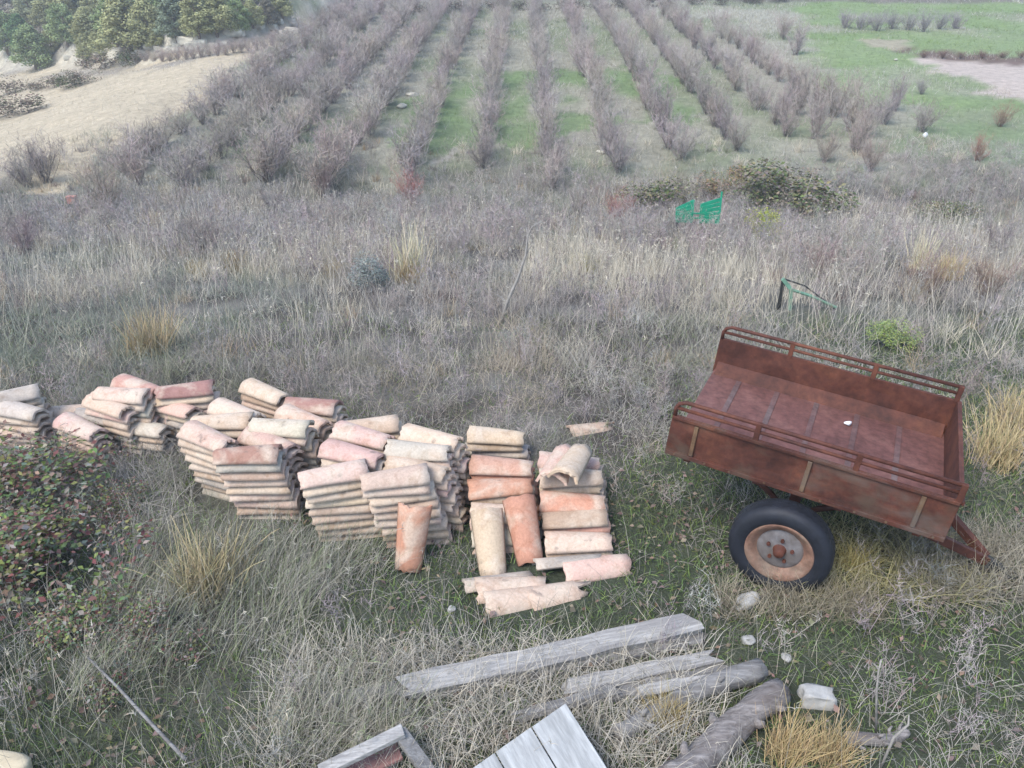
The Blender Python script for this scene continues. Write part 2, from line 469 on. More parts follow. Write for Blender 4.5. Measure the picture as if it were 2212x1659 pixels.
# ------------------------------------------------------------------ clay tiles
TL = 0.455
def tile_mesh(k, broken=False):
    r = random.Random(k + 40)
    nl, na = 7, 12
    V = []; F = []
    th = 0.019; half = R_(70)
    tw = r.uniform(-0.006, 0.006); bend = r.uniform(-0.004, 0.006)
    for side in (0, 1):
        for i in range(nl + 1):
            u = i / nl
            rad = 0.122 - 0.026 * u + r.uniform(-0.0008, 0.0008)
            for j in range(na + 1):
                w = j / na * 2 - 1; a = w * half
                q = rad - side * th
                x = (u - 0.5) * TL
                if i == 0: x += 0.005 * math.sin(j * 1.3 + k) + (0.014 if (j * 7 + k * 5) % 13 < 2 and k % 2 else 0)
                if i == nl: x += 0.006 * math.sin(j * 1.1 + k * 2) - (0.016 if (j * 5 + k * 3) % 11 < 2 and k % 3 else 0)
                if broken and i == nl: x -= 0.10 + 0.07 * math.sin(j * 1.7 + k) + 0.03 * math.sin(j * 4.1)
                if broken and i == nl - 1: x -= 0.06
                V.append((x, q * math.sin(a) + tw * (u - .5) * w, q * math.cos(a) - rad * math.cos(half) + bend * math.sin(u * math.pi)))
    o = (nl + 1) * (na + 1)
    idx = lambda s, i, j: s * o + i * (na + 1) + j
    for i in range(nl):
        for j in range(na):
            F.append((idx(0, i, j), idx(0, i, j + 1), idx(0, i + 1, j + 1), idx(0, i + 1, j)))
            F.append((idx(1, i, j), idx(1, i + 1, j), idx(1, i + 1, j + 1), idx(1, i, j + 1)))
        for j, fl in ((0, 0), (na, 1)):
            q = (idx(0, i, j), idx(0, i + 1, j), idx(1, i + 1, j), idx(1, i, j)); F.append(q if not fl else q[::-1])
    for i, fl in ((0, 1), (nl, 0)):
        for j in range(na):
            q = (idx(0, i, j), idx(0, i, j + 1), idx(1, i, j + 1), idx(1, i, j)); F.append(q if not fl else q[::-1])
    mb = MB(); mb.add(V, F); me = mb.mesh('roof_tile', M_CLAY, False)
    sm = [True] * len(me.polygons)
    for p in me.polygons:
        if p.index >= nl * (na * 2 + 2) or (p.index % (na * 2 + 2)) >= na * 2: sm[p.index] = False
    me.polygons.foreach_set('use_smooth', sm)
    me.update()
    return me
TILES = [tile_mesh(k) for k in range(10)]
BROKEN = [tile_mesh(k, True) for k in (7, 9)]

CREAM, BUFF, PINK, SALMON, ORANGE, TAN, WHITE_, ROSE, GREYB = ((0.56, 0.43, 0.31), (0.54, 0.405, 0.305), (0.56, 0.38, 0.30), (0.50, 0.295, 0.22), (0.50, 0.26, 0.165),
                                                  (0.44, 0.32, 0.23), (0.51, 0.45, 0.35), (0.34, 0.19, 0.15), (0.36, 0.32, 0.27))
CNAME = {CREAM: 'cream', BUFF: 'buff', PINK: 'pinkish', SALMON: 'salmon pink', ORANGE: 'orange', TAN: 'tan', WHITE_: 'whitish', ROSE: 'dull red', GREYB: 'greyish'}
LAYER = 0.061

def put_tile(loc, yaw, col, label, group='loose clay roof tiles', pitch=0.0, roll=0.0, mesh=None, M=None):
    o = bpy.data.objects.new('roof_tile', mesh or random.choice(TILES)); C.objects.link(o)
    if M is not None:
        o.matrix_world = M
    else:
        o.location = loc; o.rotation_euler = Euler((roll, pitch, yaw), 'XYZ')
    j = random.uniform(0.9, 1.08)
    o.color = (col[0] * j, col[1] * j * random.uniform(0.97, 1.03), col[2] * j * random.uniform(0.95, 1.05), 1)
    tag(o, label, 'roof tile', group, 'thing')
    return o

def column(a, b, n, top, where, flip=False, base_cols=(BUFF, CREAM, TAN, BUFF, PINK, CREAM, GREYB)):
    """a nested pile of tiles; a, b: picture points of the top tile's ridge ends; n tiles high"""
    n = max(2, round(n * 0.9)); zr = n * LAYER + 0.025
    P, Q = at_z(a[0], a[1], zr), at_z(b[0], b[1], zr)
    c = (P + Q) / 2; yaw = math.atan2(Q.y - P.y, Q.x - P.x)
    yaw = max(-0.62, min(0.62, yaw))
    z0 = gz(c.x, c.y) - 0.01
    KEEP_OUT.append((c.x, c.y, 0.2)); 
    for s in (-0.14, 0.14): KEEP_OUT.append((c.x + s * math.cos(yaw), c.y + s * math.sin(yaw), 0.13))
    lean = random.uniform(0.010, 0.019)
    for k in range(n):
        last = k == n - 1
        ya = yaw + (0 if last else random.uniform(-0.075, 0.075) - 0.5 * yaw * (0.5 if k < n - 3 else 0.1))
        if flip: ya += math.pi
        col = top if last else random.choice(base_cols)
        pos = n - 1 - k
        ordn = 'topmost' if pos == 0 else ('lowest' if k == 0 else ORD[pos] + ' from top')
        put_tile((c.x + random.uniform(-.013, .013) + lean * (n - 1 - k), c.y + random.uniform(-.008, .008), z0 + k * LAYER), ya, col,
                 '%s clay tile, %s, %s' % (CNAME[col], ordn, where.replace('the ', '', 1)), 'clay roof tiles in stacks', pitch=random.uniform(-.012, .012), roll=random.uniform(-.02, .02))
    return c

COLS = [
 # far-left pile
 ((-52, 850), (78, 826), 8, GREYB, 'the back stack at the picture\'s left edge', True),
 ((-30, 856), (98, 882), 7, WHITE_, 'the front stack at the picture\'s left edge', False),
 # second pile
 ((125, 884), (215, 921), 6, PINK, 'the front-left stack of the second pile from left', False),
 ((162, 872), (262, 884), 6, GREYB, 'the low lichened stack in the second pile from left', True),
 ((258, 897), (347, 912), 5, WHITE_, 'the lowest front stack of the second pile from left', False),
 ((189, 840), (276, 874), 8, CREAM, 'the left middle stack of the second pile from left', False),
 ((215, 831), (305, 838), 9, BUFF, 'the centre back stack of the second pile from left', True),
 ((317, 843), (435, 880), 7, PINK, 'the right middle stack of the second pile from left', False),
 ((256, 806), (337, 831), 9, SALMON, 'the rearmost stack of the second pile from left', False),
 ((337, 831), (450, 819), 9, ROSE, 'the right back stack of the second pile from left', True),
 # third pile
 ((394, 907), (498, 952), 10, PINK, 'the front-left stack of the third pile from left', False),
 ((472, 968), (596, 964), 10, ROSE, 'the front-right stack of the third pile from left', True),
 ((529, 917), (633, 958), 9, PINK, 'the second-row right stack of the third pile from left', False),
 ((425, 897), (528, 893), 9, BUFF, 'the second-row left stack of the third pile from left', True),
 ((546, 900), (664, 908), 10, WHITE_, 'the third-row right stack of the third pile from left', True),
 ((466, 855), (556, 887), 9, CREAM, 'the third-row left stack of the third pile from left', False),
 ((600, 868), (714, 908), 8, PINK, 'the fourth-row right stack of the third pile from left', False),
 ((522, 812), (620, 850), 8, CREAM, 'the back-left stack of the third pile from left', False),
 ((610, 848), (736, 862), 8, ROSE, 'the back-right stack of the third pile from left', True),
 # fourth pile
 ((650, 1012), (783, 990), 10, BUFF, 'the front-left stack beside the leaning orange tile', True),
 ((790, 1020), (906, 1006), 10, BUFF, 'the front-right stack behind the leaning orange tile', True),
 ((704, 946), (822, 975), 10, PINK, 'the second-row left stack of the central pile', False),
 ((841, 979), (971, 1007), 9, CREAM, 'the second-row right stack of the central pile', False),
 ((734, 911), (840, 938), 10, PINK, 'the third-row left stack of the central pile', False),
 ((840, 950), (966, 958), 10, WHITE_, 'the third-row right stack of the central pile', False),
 ((744, 906), (848, 897), 9, BUFF, 'the back-left stack of the central pile', True),
 ((868, 911), (998, 940), 10, CREAM, 'the back-right stack of the central pile', False),
 # small low pile behind
 ((1015, 922), (1128, 930), 4, CREAM, 'the small stack behind the salmon-topped pile', False),
 # right-hand pile, left half
 ((1012, 980), (1152, 988), 7, SALMON, 'the back-left stack of the pile nearest the trailer', False),
 ((1010, 1037), (1152, 1028), 6, ORANGE, 'the second-row left stack of the pile nearest the trailer', False),
 ((1022, 1088), (1150, 1090), 4, CREAM, 'the stack behind the two leaning tiles', False),
 ((1030, 1138), (1150, 1138), 2, WHITE_, 'the low stack under the two leaning tiles', False),
 # right half
 ((1160, 975), (1300, 986), 6, PINK, 'the back-right stack of the pile nearest the trailer', False),
 ((1160, 1012), (1306, 1010), 6, CREAM, 'the second-row right stack of the pile nearest the trailer', False),
 ((1160, 1062), (1308, 1068), 4, ORANGE, 'the third-row right stack of the pile nearest the trailer', False),
 ((1164, 1106), (1312, 1094), 3, TAN, 'the fourth-row right stack of the pile nearest the trailer', True),
 ((1180, 1156), (1316, 1154), 2, CREAM, 'the front-right stack of the pile nearest the trailer', False),
]
for a_, b_, n_, t_, w_, f_ in COLS:
    bc = (BUFF, CREAM, TAN, BUFF, PINK, CREAM, GREYB)
    if 'third pile' in w_ or 'left edge' in w_: bc = (BUFF, TAN, GREYB, BUFF, TAN, CREAM)
    if 'trailer' in w_: bc = (SALMON, CREAM, TAN, ORANGE, BUFF)
    column(a_, b_, n_, t_, w_, f_, bc)

def lean_tile(top, zt, bot, zb, col, label, mesh=None, narrow_up=True):
    P, Q = at_z(top[0], top[1], zt), at_z(bot[0], bot[1], zb)
    d = (Q - P); d.normalize()
    if not narrow_up: pass
    c = (P + Q) / 2
    n = Vector((0, -1, 0.75)); n = (n - d * n.dot(d)).normalized()
    y = n.cross(d).normalized()
    M = Matrix((d, y, n)).transposed().to_4x4(); M.translation = c - n * 0.07
    KEEP_OUT.append((Q.x, Q.y, 0.12))
    return put_tile(None, 0, col, label, M=M, mesh=mesh)
lean_tile((893, 1100), .42, (878, 1232), .04, ORANGE, 'orange clay roof tile leaning upright against the front of the central pile', TILES[1])
lean_tile((1050, 1106), .31, (1064, 1236), .05, CREAM, 'cream spotted clay roof tile leaning on the pile nearest the trailer', TILES[2])
lean_tile((1119, 1070), .38, (1146, 1216), .07, ORANGE, 'orange clay roof tile leaning beside the cream leaning tile', TILES[0])

def depth_tile(near, far, z, col, label, pitch=0.0):
    P, Q = at_z(near[0], near[1], z), at_z(far[0], far[1], z)
    c = (P + Q) / 2; yaw = math.atan2(Q.y - P.y, Q.x - P.x)
    put_tile((c.x, c.y, z - 0.085), yaw, col, label, pitch=pitch)
depth_tile((1196, 1012), (1218, 962), .44, PINK, 'pale pinkish roof tile lying crosswise under the topmost cream tile', 0.02)
depth_tile((1214, 1020), (1258, 948), .495, CREAM, 'cream roof tile lying crosswise on top of the pile nearest the trailer', 0.05)

def ground_tile(a, b, col, label, z=0.09, roll=0.0, pitch=0.0, mesh=None):
    P, Q = at_z(a[0], a[1], z), at_z(b[0], b[1], z)
    c = (P + Q) / 2; yaw = math.atan2(Q.y - P.y, Q.x - P.x)
    KEEP_OUT.append((c.x, c.y, 0.2))
    put_tile((c.x, c.y, gz(c.x, c.y) - 0.005 + (z - 0.09)), yaw, col, label, pitch=pitch, roll=roll, mesh=mesh)
ground_tile((1212, 1216), (1364, 1198), PINK, 'pinkish roof tile lying on the grass in front of the right-hand pile', 0.11, 0.25)
ground_tile((1150, 1214), (1305, 1196), GREYB, 'dark-edged roof tile lying on its side in front of the right-hand pile', 0.10, -0.75)
ground_tile((1034, 1256), (1172, 1246), BUFF, 'buff roof tile lying behind the broken cream tile', 0.09, 0.1)
ground_tile((1042, 1288), (1200, 1262), CREAM, 'broken cream roof tile lying foremost on the grass', 0.09, 0.15, mesh=BROKEN[0])
ground_tile((1020, 1250), (1130, 1232), GREYB, 'thin grey-edged roof tile half buried below the leaning tiles', 0.06, -0.6)
fr = ground_tile((1180, 1276), (1250, 1262), BUFF, 'broken roof tile fragment between the two foremost tiles', 0.07, 0.5, mesh=BROKEN[1])
put_tile((at_z(1065, 962, .06).x, at_z(1065, 962, .06).y, -0.01), -0.05, GREYB, 'grey clay roof tile in the grass before the small stack', roll=-0.3)
p_ = at_z(1285, 914, 0.05); put_tile((p_.x, p_.y, gz(p_.x, p_.y) - 0.03), 0.3, TAN, 'tan roof tile fragment lying alone behind the right-hand pile', mesh=BROKEN[1], roll=0.4)
p_ = at_z(140, 872, 0.2); put_tile((p_.x, p_.y, 0.1), 0.25, CREAM, 'yellowish roof tile bridging the gap between the two leftmost piles')

# ------------------------------------------------------------------ trailer
TLN, TW, TH, TG = 1.693, 1.351, 0.291, 0.103
tr = empty('farm_trailer', (2.05, 4.737, 0.677))
tr.rotation_euler = (Matrix.Rotation(-0.448, 3, 'Z') @ Matrix.Rotation(0.092, 3, 'Y') @ Matrix.Rotation(-0.009, 3, 'X')).to_euler()
tag(tr, 'rusty two-wheeled farm trailer with an open box, tipped onto its drawbar', 'trailer')
hl, hw = TLN / 2, TW / 2
m = MB(); m.box((0, 0, 0.012), (TLN - 0.02, TW - 0.03, 0.016))
floor_ = m.build('bed_floor', M_RUST_FLOOR, tr, bevel=0.003)
for x in (-0.62, -0.33, -0.04, 0.25, 0.54):
    m = MB(); m.box((x, 0.0, 0.0235), (0.038, TW - 0.22, 0.005)); m.build('floor_strip', M_STRIP, floor_, bevel=0.002)
for s in (-1, 1):
    m = MB()
    NX, NZ = 28, 6; dn = lambda u, v: 0.007 * (math.sin(u * 9 + s * 2) * math.sin(v * 3.1) + .6 * math.sin(u * 23 + s) * math.sin(v * 6.2)) * math.sin(math.pi * v)
    Vv = [(-hl + TLN * i / NX, s * (hw - 0.008) + f * 0.006 + dn(i / NX, j / NZ), TH * j / NZ) for f in (-1, 1) for i in range(NX + 1) for j in range(NZ + 1)]
    sh = (NX + 1) * (NZ + 1); ix = lambda f, i, j: f * sh + i * (NZ + 1) + j; Ff = []
    for i in range(NX):
        for j in range(NZ):
            Ff.append((ix(0, i, j), ix(0, i + 1, j), ix(0, i + 1, j + 1), ix(0, i, j + 1))); Ff.append((ix(1, i, j), ix(1, i, j + 1), ix(1, i + 1, j + 1), ix(1, i + 1, j)))
        Ff.append((ix(0, i, 0), ix(1, i, 0), ix(1, i + 1, 0), ix(0, i + 1, 0))); Ff.append((ix(0, i, NZ), ix(0, i + 1, NZ), ix(1, i + 1, NZ), ix(1, i, NZ)))
    for j in range(NZ):
        Ff.append((ix(0, 0, j), ix(0, 0, j + 1), ix(1, 0, j + 1), ix(1, 0, j))); Ff.append((ix(0, NX, j), ix(1, NX, j), ix(1, NX, j + 1), ix(0, NX, j + 1)))
    m.add(Vv, Ff)
    m.box((0, s * (hw + 0.006), TH - 0.014), (TLN - 0.01, 0.02, 0.022))
    m.box((0, s * (hw + 0.008), 0.018), (TLN - 0.01, 0.024, 0.03))
    if s > 0: m.box((0, hw - 0.058, 0.055), (TLN - 0.05, 0.115, 0.008), Euler((R_(42), 0, 0)))
    side = m.build('side_panel', M_RUST_SIDE if s < 0 else M_RUST, tr, bevel=0.003)
    for x in (-0.68, 0.02, 0.66):
        m = MB(); m.box((x, s * (hw + 0.008), TH / 2 + 0.002), (0.026, 0.018, TH - 0.07)); m.build('stiffener', M_RUST_PALE, side, bevel=0.003)
    for bx_ in (-0.78, -0.58, -0.42, -0.2, 0.14, 0.34, 0.52, 0.78):
        m = MB(); m.tube([(bx_, s * (hw + 0.014), 0.02), (bx_, s * (hw + 0.026), 0.02)], 0.008, 6); m.build('bolt', M_RUST_PALE, side)
    # guard rail: two tubes rounded down at the rear, three uprights
    m = MB()
    y = s * (hw - 0.005); zt = TH + TG
    m.tube([(-hl + 0.015, y, TH - 0.005), (-hl + 0.012, y, zt - 0.055), (-hl + 0.03, y, zt - 0.018), (-hl + 0.07, y, zt), (0, y, zt), (hl - 0.01, y, zt)], 0.014, 8)
    m.tube([(-hl + 0.018, y, TH + TG * 0.5), (0, y, TH + TG * 0.5), (hl - 0.01, y, TH + TG * 0.5)], 0.012, 8)
    rail = m.build('guard_rail', M_RUST, tr, smooth=True)
    for x in (-0.32, 0.27, hl - 0.016):
        m = MB(); m.box((x, y, TH + TG / 2), (0.034, 0.034, TG + 0.02)); m.build('rail_post', M_RUST, rail, bevel=0.003)
m = MB()
m.box((hl - 0.004, 0, TH / 2), (0.012, TW - 0.02, TH)); m.box((hl + 0.010, 0, TH - 0.014), (0.018, TW, 0.024))
m.build('front_panel', M_RUST, tr, bevel=0.003)
m = MB()
for s in (-1, 1):
    m.beam((-hl + 0.04, s * 0.45, -0.045), (hl - 0.02, s * 0.45, -0.045), 0.05, 0.08)
for x in (-0.7, -0.25, 0.25, 0.7): m.beam((x, -hw + 0.02, -0.02), (x, hw - 0.02, -0.02), 0.045, 0.035)
chassis = m.build('chassis', M_RUST, tr, bevel=0.004)
m = MB()
m.beam((hl - 0.30, -0.42, -0.09), (hl + 0.40, -0.02, -0.46), 0.05, 0.06)
m.beam((hl - 0.30, 0.42, -0.09), (hl + 0.40, 0.02, -0.46), 0.05, 0.06)
m.beam((hl + 0.05, -0.23, -0.275), (hl + 0.05, 0.23, -0.275), 0.04, 0.04)
db = m.build('drawbar', M_RUST, tr, bevel=0.004)
m = MB(); m.beam((hl + 0.36, 0, -0.45), (hl + 0.50, 0, -0.50), 0.07, 0.05)
m.tube([(hl + 0.56 + 0.045 * math.cos(t), 0.045 * math.sin(t), -0.515 - 0.01 * math.cos(t)) for t in np.linspace(0, 2 * math.pi, 13)], 0.014, 6, False)
m.build('hitch', M_DARK, db)
HX, HZ, HY = 0.005, -0.378, -0.062
axle_z = HZ
m = MB(); m.tube([(HX, -hw - 0.02, axle_z), (HX, hw + 0.02, axle_z)], 0.03, 10)
for s in (-1, 1):
    m.beam((HX, s * 0.45, axle_z), (HX, s * 0.45, -0.07), 0.07, 0.05, (0, 1, 0))
    m.tube([(HX - 0.34, s * 0.45, -0.09), (HX - 0.15, s * 0.45, -0.2), (HX, s * 0.45, axle_z + 0.05), (HX + 0.15, s * 0.45, -0.2), (HX + 0.34, s * 0.45, -0.09)], 0.02, 6)
m.build('axle', M_RUST, tr)
def wheel(s):
    w = bpy.data.objects.new('wheel', None); C.objects.link(w); w.parent = tr
    w.location = (HX, s * (hw + 0.045), axle_z)
    w.rotation_euler = (0, 0, 0 if s < 0 else math.pi)
    RT, WT = 0.318, 0.085                                  # outer radius, half width; -y is the outer face
    prof = [(0.195, -WT * .82), (0.215, -WT * 1.0), (0.25, -WT * 1.12), (0.285, -WT * 1.06), (0.308, -WT * .86), (0.320, -WT * .55), (RT, -WT * .1),
            (RT, WT * .1), (0.320, WT * .55), (0.308, WT * .86), (0.28, WT * 1.06), (0.25, WT * 1.1), (0.215, WT), (0.195, WT * .82), (0.185, 0), (0.195, -WT * .82)]
    m = MB(); m.lathe(prof, 48)
    ty = m.build('tyre', M_TYRE, w, smooth=True)
    m = MB()
    for k in range(44):
        t = 2 * math.pi * k / 44
        for sd in (-1, 1):
            m.box((0.3125 * math.cos(t), sd * 0.028, 0.3125 * math.sin(t)), (0.016, 0.036, 0.026), Matrix.Rotation(-t, 3, 'Y') @ Matrix.Rotation(sd * 0.5, 3, 'X'))
    m.build('tread', M_TYRE, ty)
    m = MB(); m.lathe([(0.0, -0.030), (0.13, -0.030), (0.150, -0.038), (0.163, -0.060), (0.183, -0.070), (0.207, -0.088), (0.213, -0.082), (0.205, -0.07), (0.19, -0.03), (0.17, 0.0), (0.16, 0.04), (0.2, 0.08)], 40)
    rim = m.build('rim', M_RIM, w, smooth=True)
    m = MB(); m.lathe([(0.0, -0.048), (0.095, -0.046), (0.130, -0.040), (0.147, -0.034), (0.147, -0.02)], 32); m.build('hub_plate', M_HUB, w, smooth=True)
    m = MB(); m.lathe([(0.0, -0.098), (0.026, -0.098), (0.034, -0.090), (0.036, -0.05), (0.05, -0.044)], 16)
    m.build('hub_cap', M_RUST, w, smooth=True)
    for k in range(5):
        t = 2 * math.pi * k / 5 + 0.3
        m = MB(); p = (0.078 * math.cos(t), 0, 0.078 * math.sin(t))
        m.tube([(p[0], -0.047, p[2]), (p[0], -0.066, p[2])], 0.012, 6); m.build('wheel_nut', M_RUST, w)
    return w
wheel(-1); wheel(1)
Mtr = Matrix.Translation(tr.location) @ tr.rotation_euler.to_matrix().to_4x4()
for s in (-1, 1):
    q = Mtr @ Vector((HX, s * (hw + .05), axle_z)); KEEP_OUT.append((q.x, q.y + .06, 0.09))
# debris in the trailer bed
q = Mtr @ Vector((0.20, 0.36, 0.03))
def stone_mesh(name, d, seed, mat=None, sub=2, rough=0.16, flat=0.0):
    import bmesh
    bm = bmesh.new(); bmesh.ops.create_icosphere(bm, subdivisions=sub + 1, radius=0.5)
    r = random.Random(seed); ph = [r.uniform(0, 6) for _ in range(9)]
    for v in bm.verts:
        p = v.co.copy()
        k = 1 + rough * (math.sin(p.x * 7 + ph[0]) * math.sin(p.y * 6 + ph[1]) + 0.7 * math.sin(p.z * 8 + ph[2]) * math.sin(p.x * 5 + ph[3]) + 0.35 * math.sin(p.y * 17 + ph[4]) * math.sin(p.z * 15 + ph[5]))
        v.co = p * k
        if flat:   # squarer, block-like
            for i in range(3): v.co[i] = math.copysign(min(abs(v.co[i]), 0.5 - flat * 0.5 + 0.04 * math.sin(p[(i + 1) % 3] * 9 + ph[6 + i])), v.co[i])
        v.co = Vector((v.co.x * d[0], v.co.y * d[1], v.co.z * d[2]))
    me = bpy.data.meshes.new(name); bm.to_mesh(me); bm.free(); me.materials.append(mat or M_STONE)
    me.polygons.foreach_set('use_smooth', [True] * len(me.polygons)); return me
def stone(name, loc, d, seed, label, cat='stone', mat=None, rz=0.0, flat=0.0, group=None, sink=0.3, **k):
    o = bpy.data.objects.new(name, stone_mesh(name, d, seed, mat, flat=flat, **k)); C.objects.link(o)
    o.location = (loc[0], loc[1], loc[2] + d[2] * (0.5 - sink)); o.rotation_euler.z = rz
    tag(o, label, cat, group); return o
stone('litter_scrap', q, (0.05, 0.035, 0.03), 3, 'small white scrap lying on the trailer bed', 'litter', M_WHITE, sink=0.1)

# ------------------------------------------------------------------ boards, logs and stones in front
def board(name, a, b, w, t, z0, z1, mat, label, cat='plank', lift=0.0, roll=0.0, nseg=10, wav=0.006, taper=0.0, group=None):
    """long rough plank between two picture points (centre line)"""
    P, Q = at_z(a[0], a[1], z0), at_z(b[0], b[1], z1)
    P.z = gz(P.x, P.y) + z0; Q.z = gz(Q.x, Q.y) + z1
    d = Q - P; L = d.length; d.normalize(); up = Vector((0, 0, 1)); r = d.cross(up).normalized(); up = r.cross(d)
    up, r = (Matrix.Rotation(roll, 3, d) @ up), (Matrix.Rotation(roll, 3, d) @ r)
    V = []; F = []
    rr = random.Random(label)
    for i in range(nseg + 1):
        u = i / nseg
        ww = w * (1 - taper * abs(u - 0.4))
        e = wav * rr.uniform(-1, 1)
        for sx, sz in ((-1, -1), (-0.3, -1), (0.3, -1), (1, -1), (1, 1), (0.35, 1.1), (-0.25, 0.95), (-1, 1)):
            x = (u - 0.5) * L
            if i in (0, nseg): x += rr.uniform(-0.06, 0.06)
            V.append(Vector((x, sx * ww / 2 + e + rr.uniform(-wav, wav) * .6, sz * t / 2 + rr.uniform(-wav, wav) * 0.4)))
    for i in range(nseg):
        for k in range(8): F.append((i * 8 + k, (i + 1) * 8 + k, (i + 1) * 8 + (k + 1) % 8, i * 8 + (k + 1) % 8))
    F.append(tuple(range(8))); F.append(tuple(nseg * 8 + k for k in reversed(range(8))))
    m = MB(); m.add(V, F); o = m.build(name, mat, bevel=0.003)
    M = Matrix((d, r, up)).transposed().to_4x4(); M.translation = (P + Q) / 2 + up * (t / 2 + lift); o.matrix_world = M
    for k in range(9):
        p = P.lerp(Q, k / 8); KEEP_OUT.append((p.x, p.y, w * 0.42))
    return tag(o, label, cat, group)
board('plank', (880, 1492), (1490, 1354), 0.13, 0.055, 0.05, 0.06, M_WOOD, 'longest pale grey weathered plank lying in the grass before the tiles', roll=0.25)
board('plank', (930, 1502), (1515, 1384), 0.10, 0.05, -0.01, 0.0, M_WOOD2, 'darker grey plank tucked along the near side of the longest plank', roll=0.1)
board('plank', (1230, 1490), (1540, 1424), 0.09, 0.04, 0.02, 0.03, M_WOOD, 'short grey plank between the longest plank and the thin log', roll=0.2)
board('plank', (1250, 1520), (1560, 1452), 0.10, 0.04, 0.0, 0.0, M_WOOD2, 'lower short grey plank beside the thin log')
board('plank', (1120, 1555), (1330, 1492), 0.07, 0.03, 0.03, 0.05, M_WOOD2, 'thin grey lath lying between the short planks and the pale panel', roll=-.3)
board('plank', (1360, 1500), (1600, 1462), 0.06, 0.035, 0.06, 0.03, M_WOOD, 'narrow pale lath resting beside the thin log', roll=.4)
board('plank', (700, 1525), (870, 1500), 0.10, 0.05, 0.0, 0.02, M_WOOD2, 'half-hidden grey plank end at the left of the boards')

def log(name, a, b, r0, r1, z, label, seed, mat=M_BARK):
    P, Q = at_z(a[0], a[1], r0), at_z(b[0], b[1], r1)
    P.z = gz(P.x, P.y) + r0 * 0.8 + z; Q.z = gz(Q.x, Q.y) + r1 * 0.8 + z
    rr = random.Random(seed); m = MB(); n = 16; k = 18
    pts = []; rad = []
    d = (Q - P); side = d.cross(Vector((0, 0, 1))).normalized()
    for i in range(n + 1):
        u = i / n
        pts.append(P.lerp(Q, u) + side * 0.025 * math.sin(u * 4 + seed) + Vector((0, 0, 0.012 * math.sin(u * 7 + seed))))
        rad.append((r0 + (r1 - r0) * u) * (1 + 0.05 * math.sin(u * 13 + seed) + rr.uniform(-.03, .03)))
    m.tube(pts, rad, k)
    for i in range(len(m.v)):
        x, y, zz = m.v[i]; c_ = pts[min(i // k, n)]; q = rr.uniform(-.09, .09) * (1.0 if (i % k) % 3 else 1.8)
        v = Vector((x, y, zz)) - c_; m.v[i] = tuple(c_ + v * (1 + q))
    for q in range(5):
        i = rr.randrange(2, n - 1); a_ = rr.uniform(0, 6.28); dd = (side * math.cos(a_) + Vector((0, 0, 1)) * abs(math.sin(a_))).normalized()
        m.tube([pts[i] + dd * rad[i] * .7, pts[i] + dd * (rad[i] + .02), pts[i] + dd * (rad[i] + .035) + d.normalized() * .02], [rad[i] * .4, rad[i] * .26, rad[i] * .16], 7)
    o = m.build(name, mat, smooth=True)
    for i in range(n + 1): KEEP_OUT.append((pts[i].x, pts[i].y, r0 * 0.9))
    return tag(o, label, 'log')
log('log', (1330, 1585), (1640, 1440), 0.045, 0.062, 0.0, 'thin barkless grey log lying above the thick bark log', 3, M_WOOD2)
log('log', (1440, 1690), (1690, 1500), 0.085, 0.075, 0.0, 'thick bark-covered log in front of the pale stone block', 8)
log('log', (1830, 1600), (1960, 1580), 0.035, 0.03, 0.0, 'short dark branch stub lying right of the straw heap', 12)

p = at_z(1765, 1505, 0.05)
stone('stone_block', (p.x, p.y, gz(p.x, p.y)), (0.27, 0.16, 0.16), 21, 'squarish pale limestone block beside the thick bark log', 'stone', rz=-0.1, flat=0.38, sink=0.3, rough=0.05)
KEEP_OUT.append((p.x, p.y, 0.15))
p = at_z(1618, 1292, 0.05)
stone('fieldstone', (p.x, p.y, gz(p.x, p.y)), (0.165, 0.11, 0.11), 5, 'rounded white stone lying in front of the trailer wheel', 'stone', rz=0.3, sink=0.25)
KEEP_OUT.append((p.x, p.y, 0.12))
for i, (px, py, d, lb) in enumerate([(1600, 1312, 0.06, 'small whitish stone just below the rounded white stone'), (2015, 1236, 0.07, 'small pale stone near the trailer drawbar'),
                                 (2080, 1225, 0.06, 'tiny pale stone right of the trailer drawbar'), (1616, 1382, 0.09, 'flat pale stone in grass beyond the long plank tip'),
                                 (975, 1312, 0.06, 'small pale stone in grass left of the foremost tile'), (1700, 1420, 0.07, 'pale stone chip above the square limestone block')]):
    p = at_z(px, py, 0.02); stone('fieldstone', (p.x, p.y, gz(p.x, p.y)), (d, d * .8, d * .5), 31 + i, lb, 'stone', rz=i, sink=0.1)
p = at_z(25, 1655, 0.1)
stone('stone_block', (p.x - 0.10, p.y, gz(p.x, p.y)), (0.46, 0.22, 0.2), 44, 'buff stone slab at the bottom left picture corner', 'stone', mat=mat_plain('buff_stone', (0.55, 0.46, 0.31), 0.9, 0.25, 8, 0.1, 0.6), rz=-0.15, flat=0.3, sink=0.1, rough=0.08)

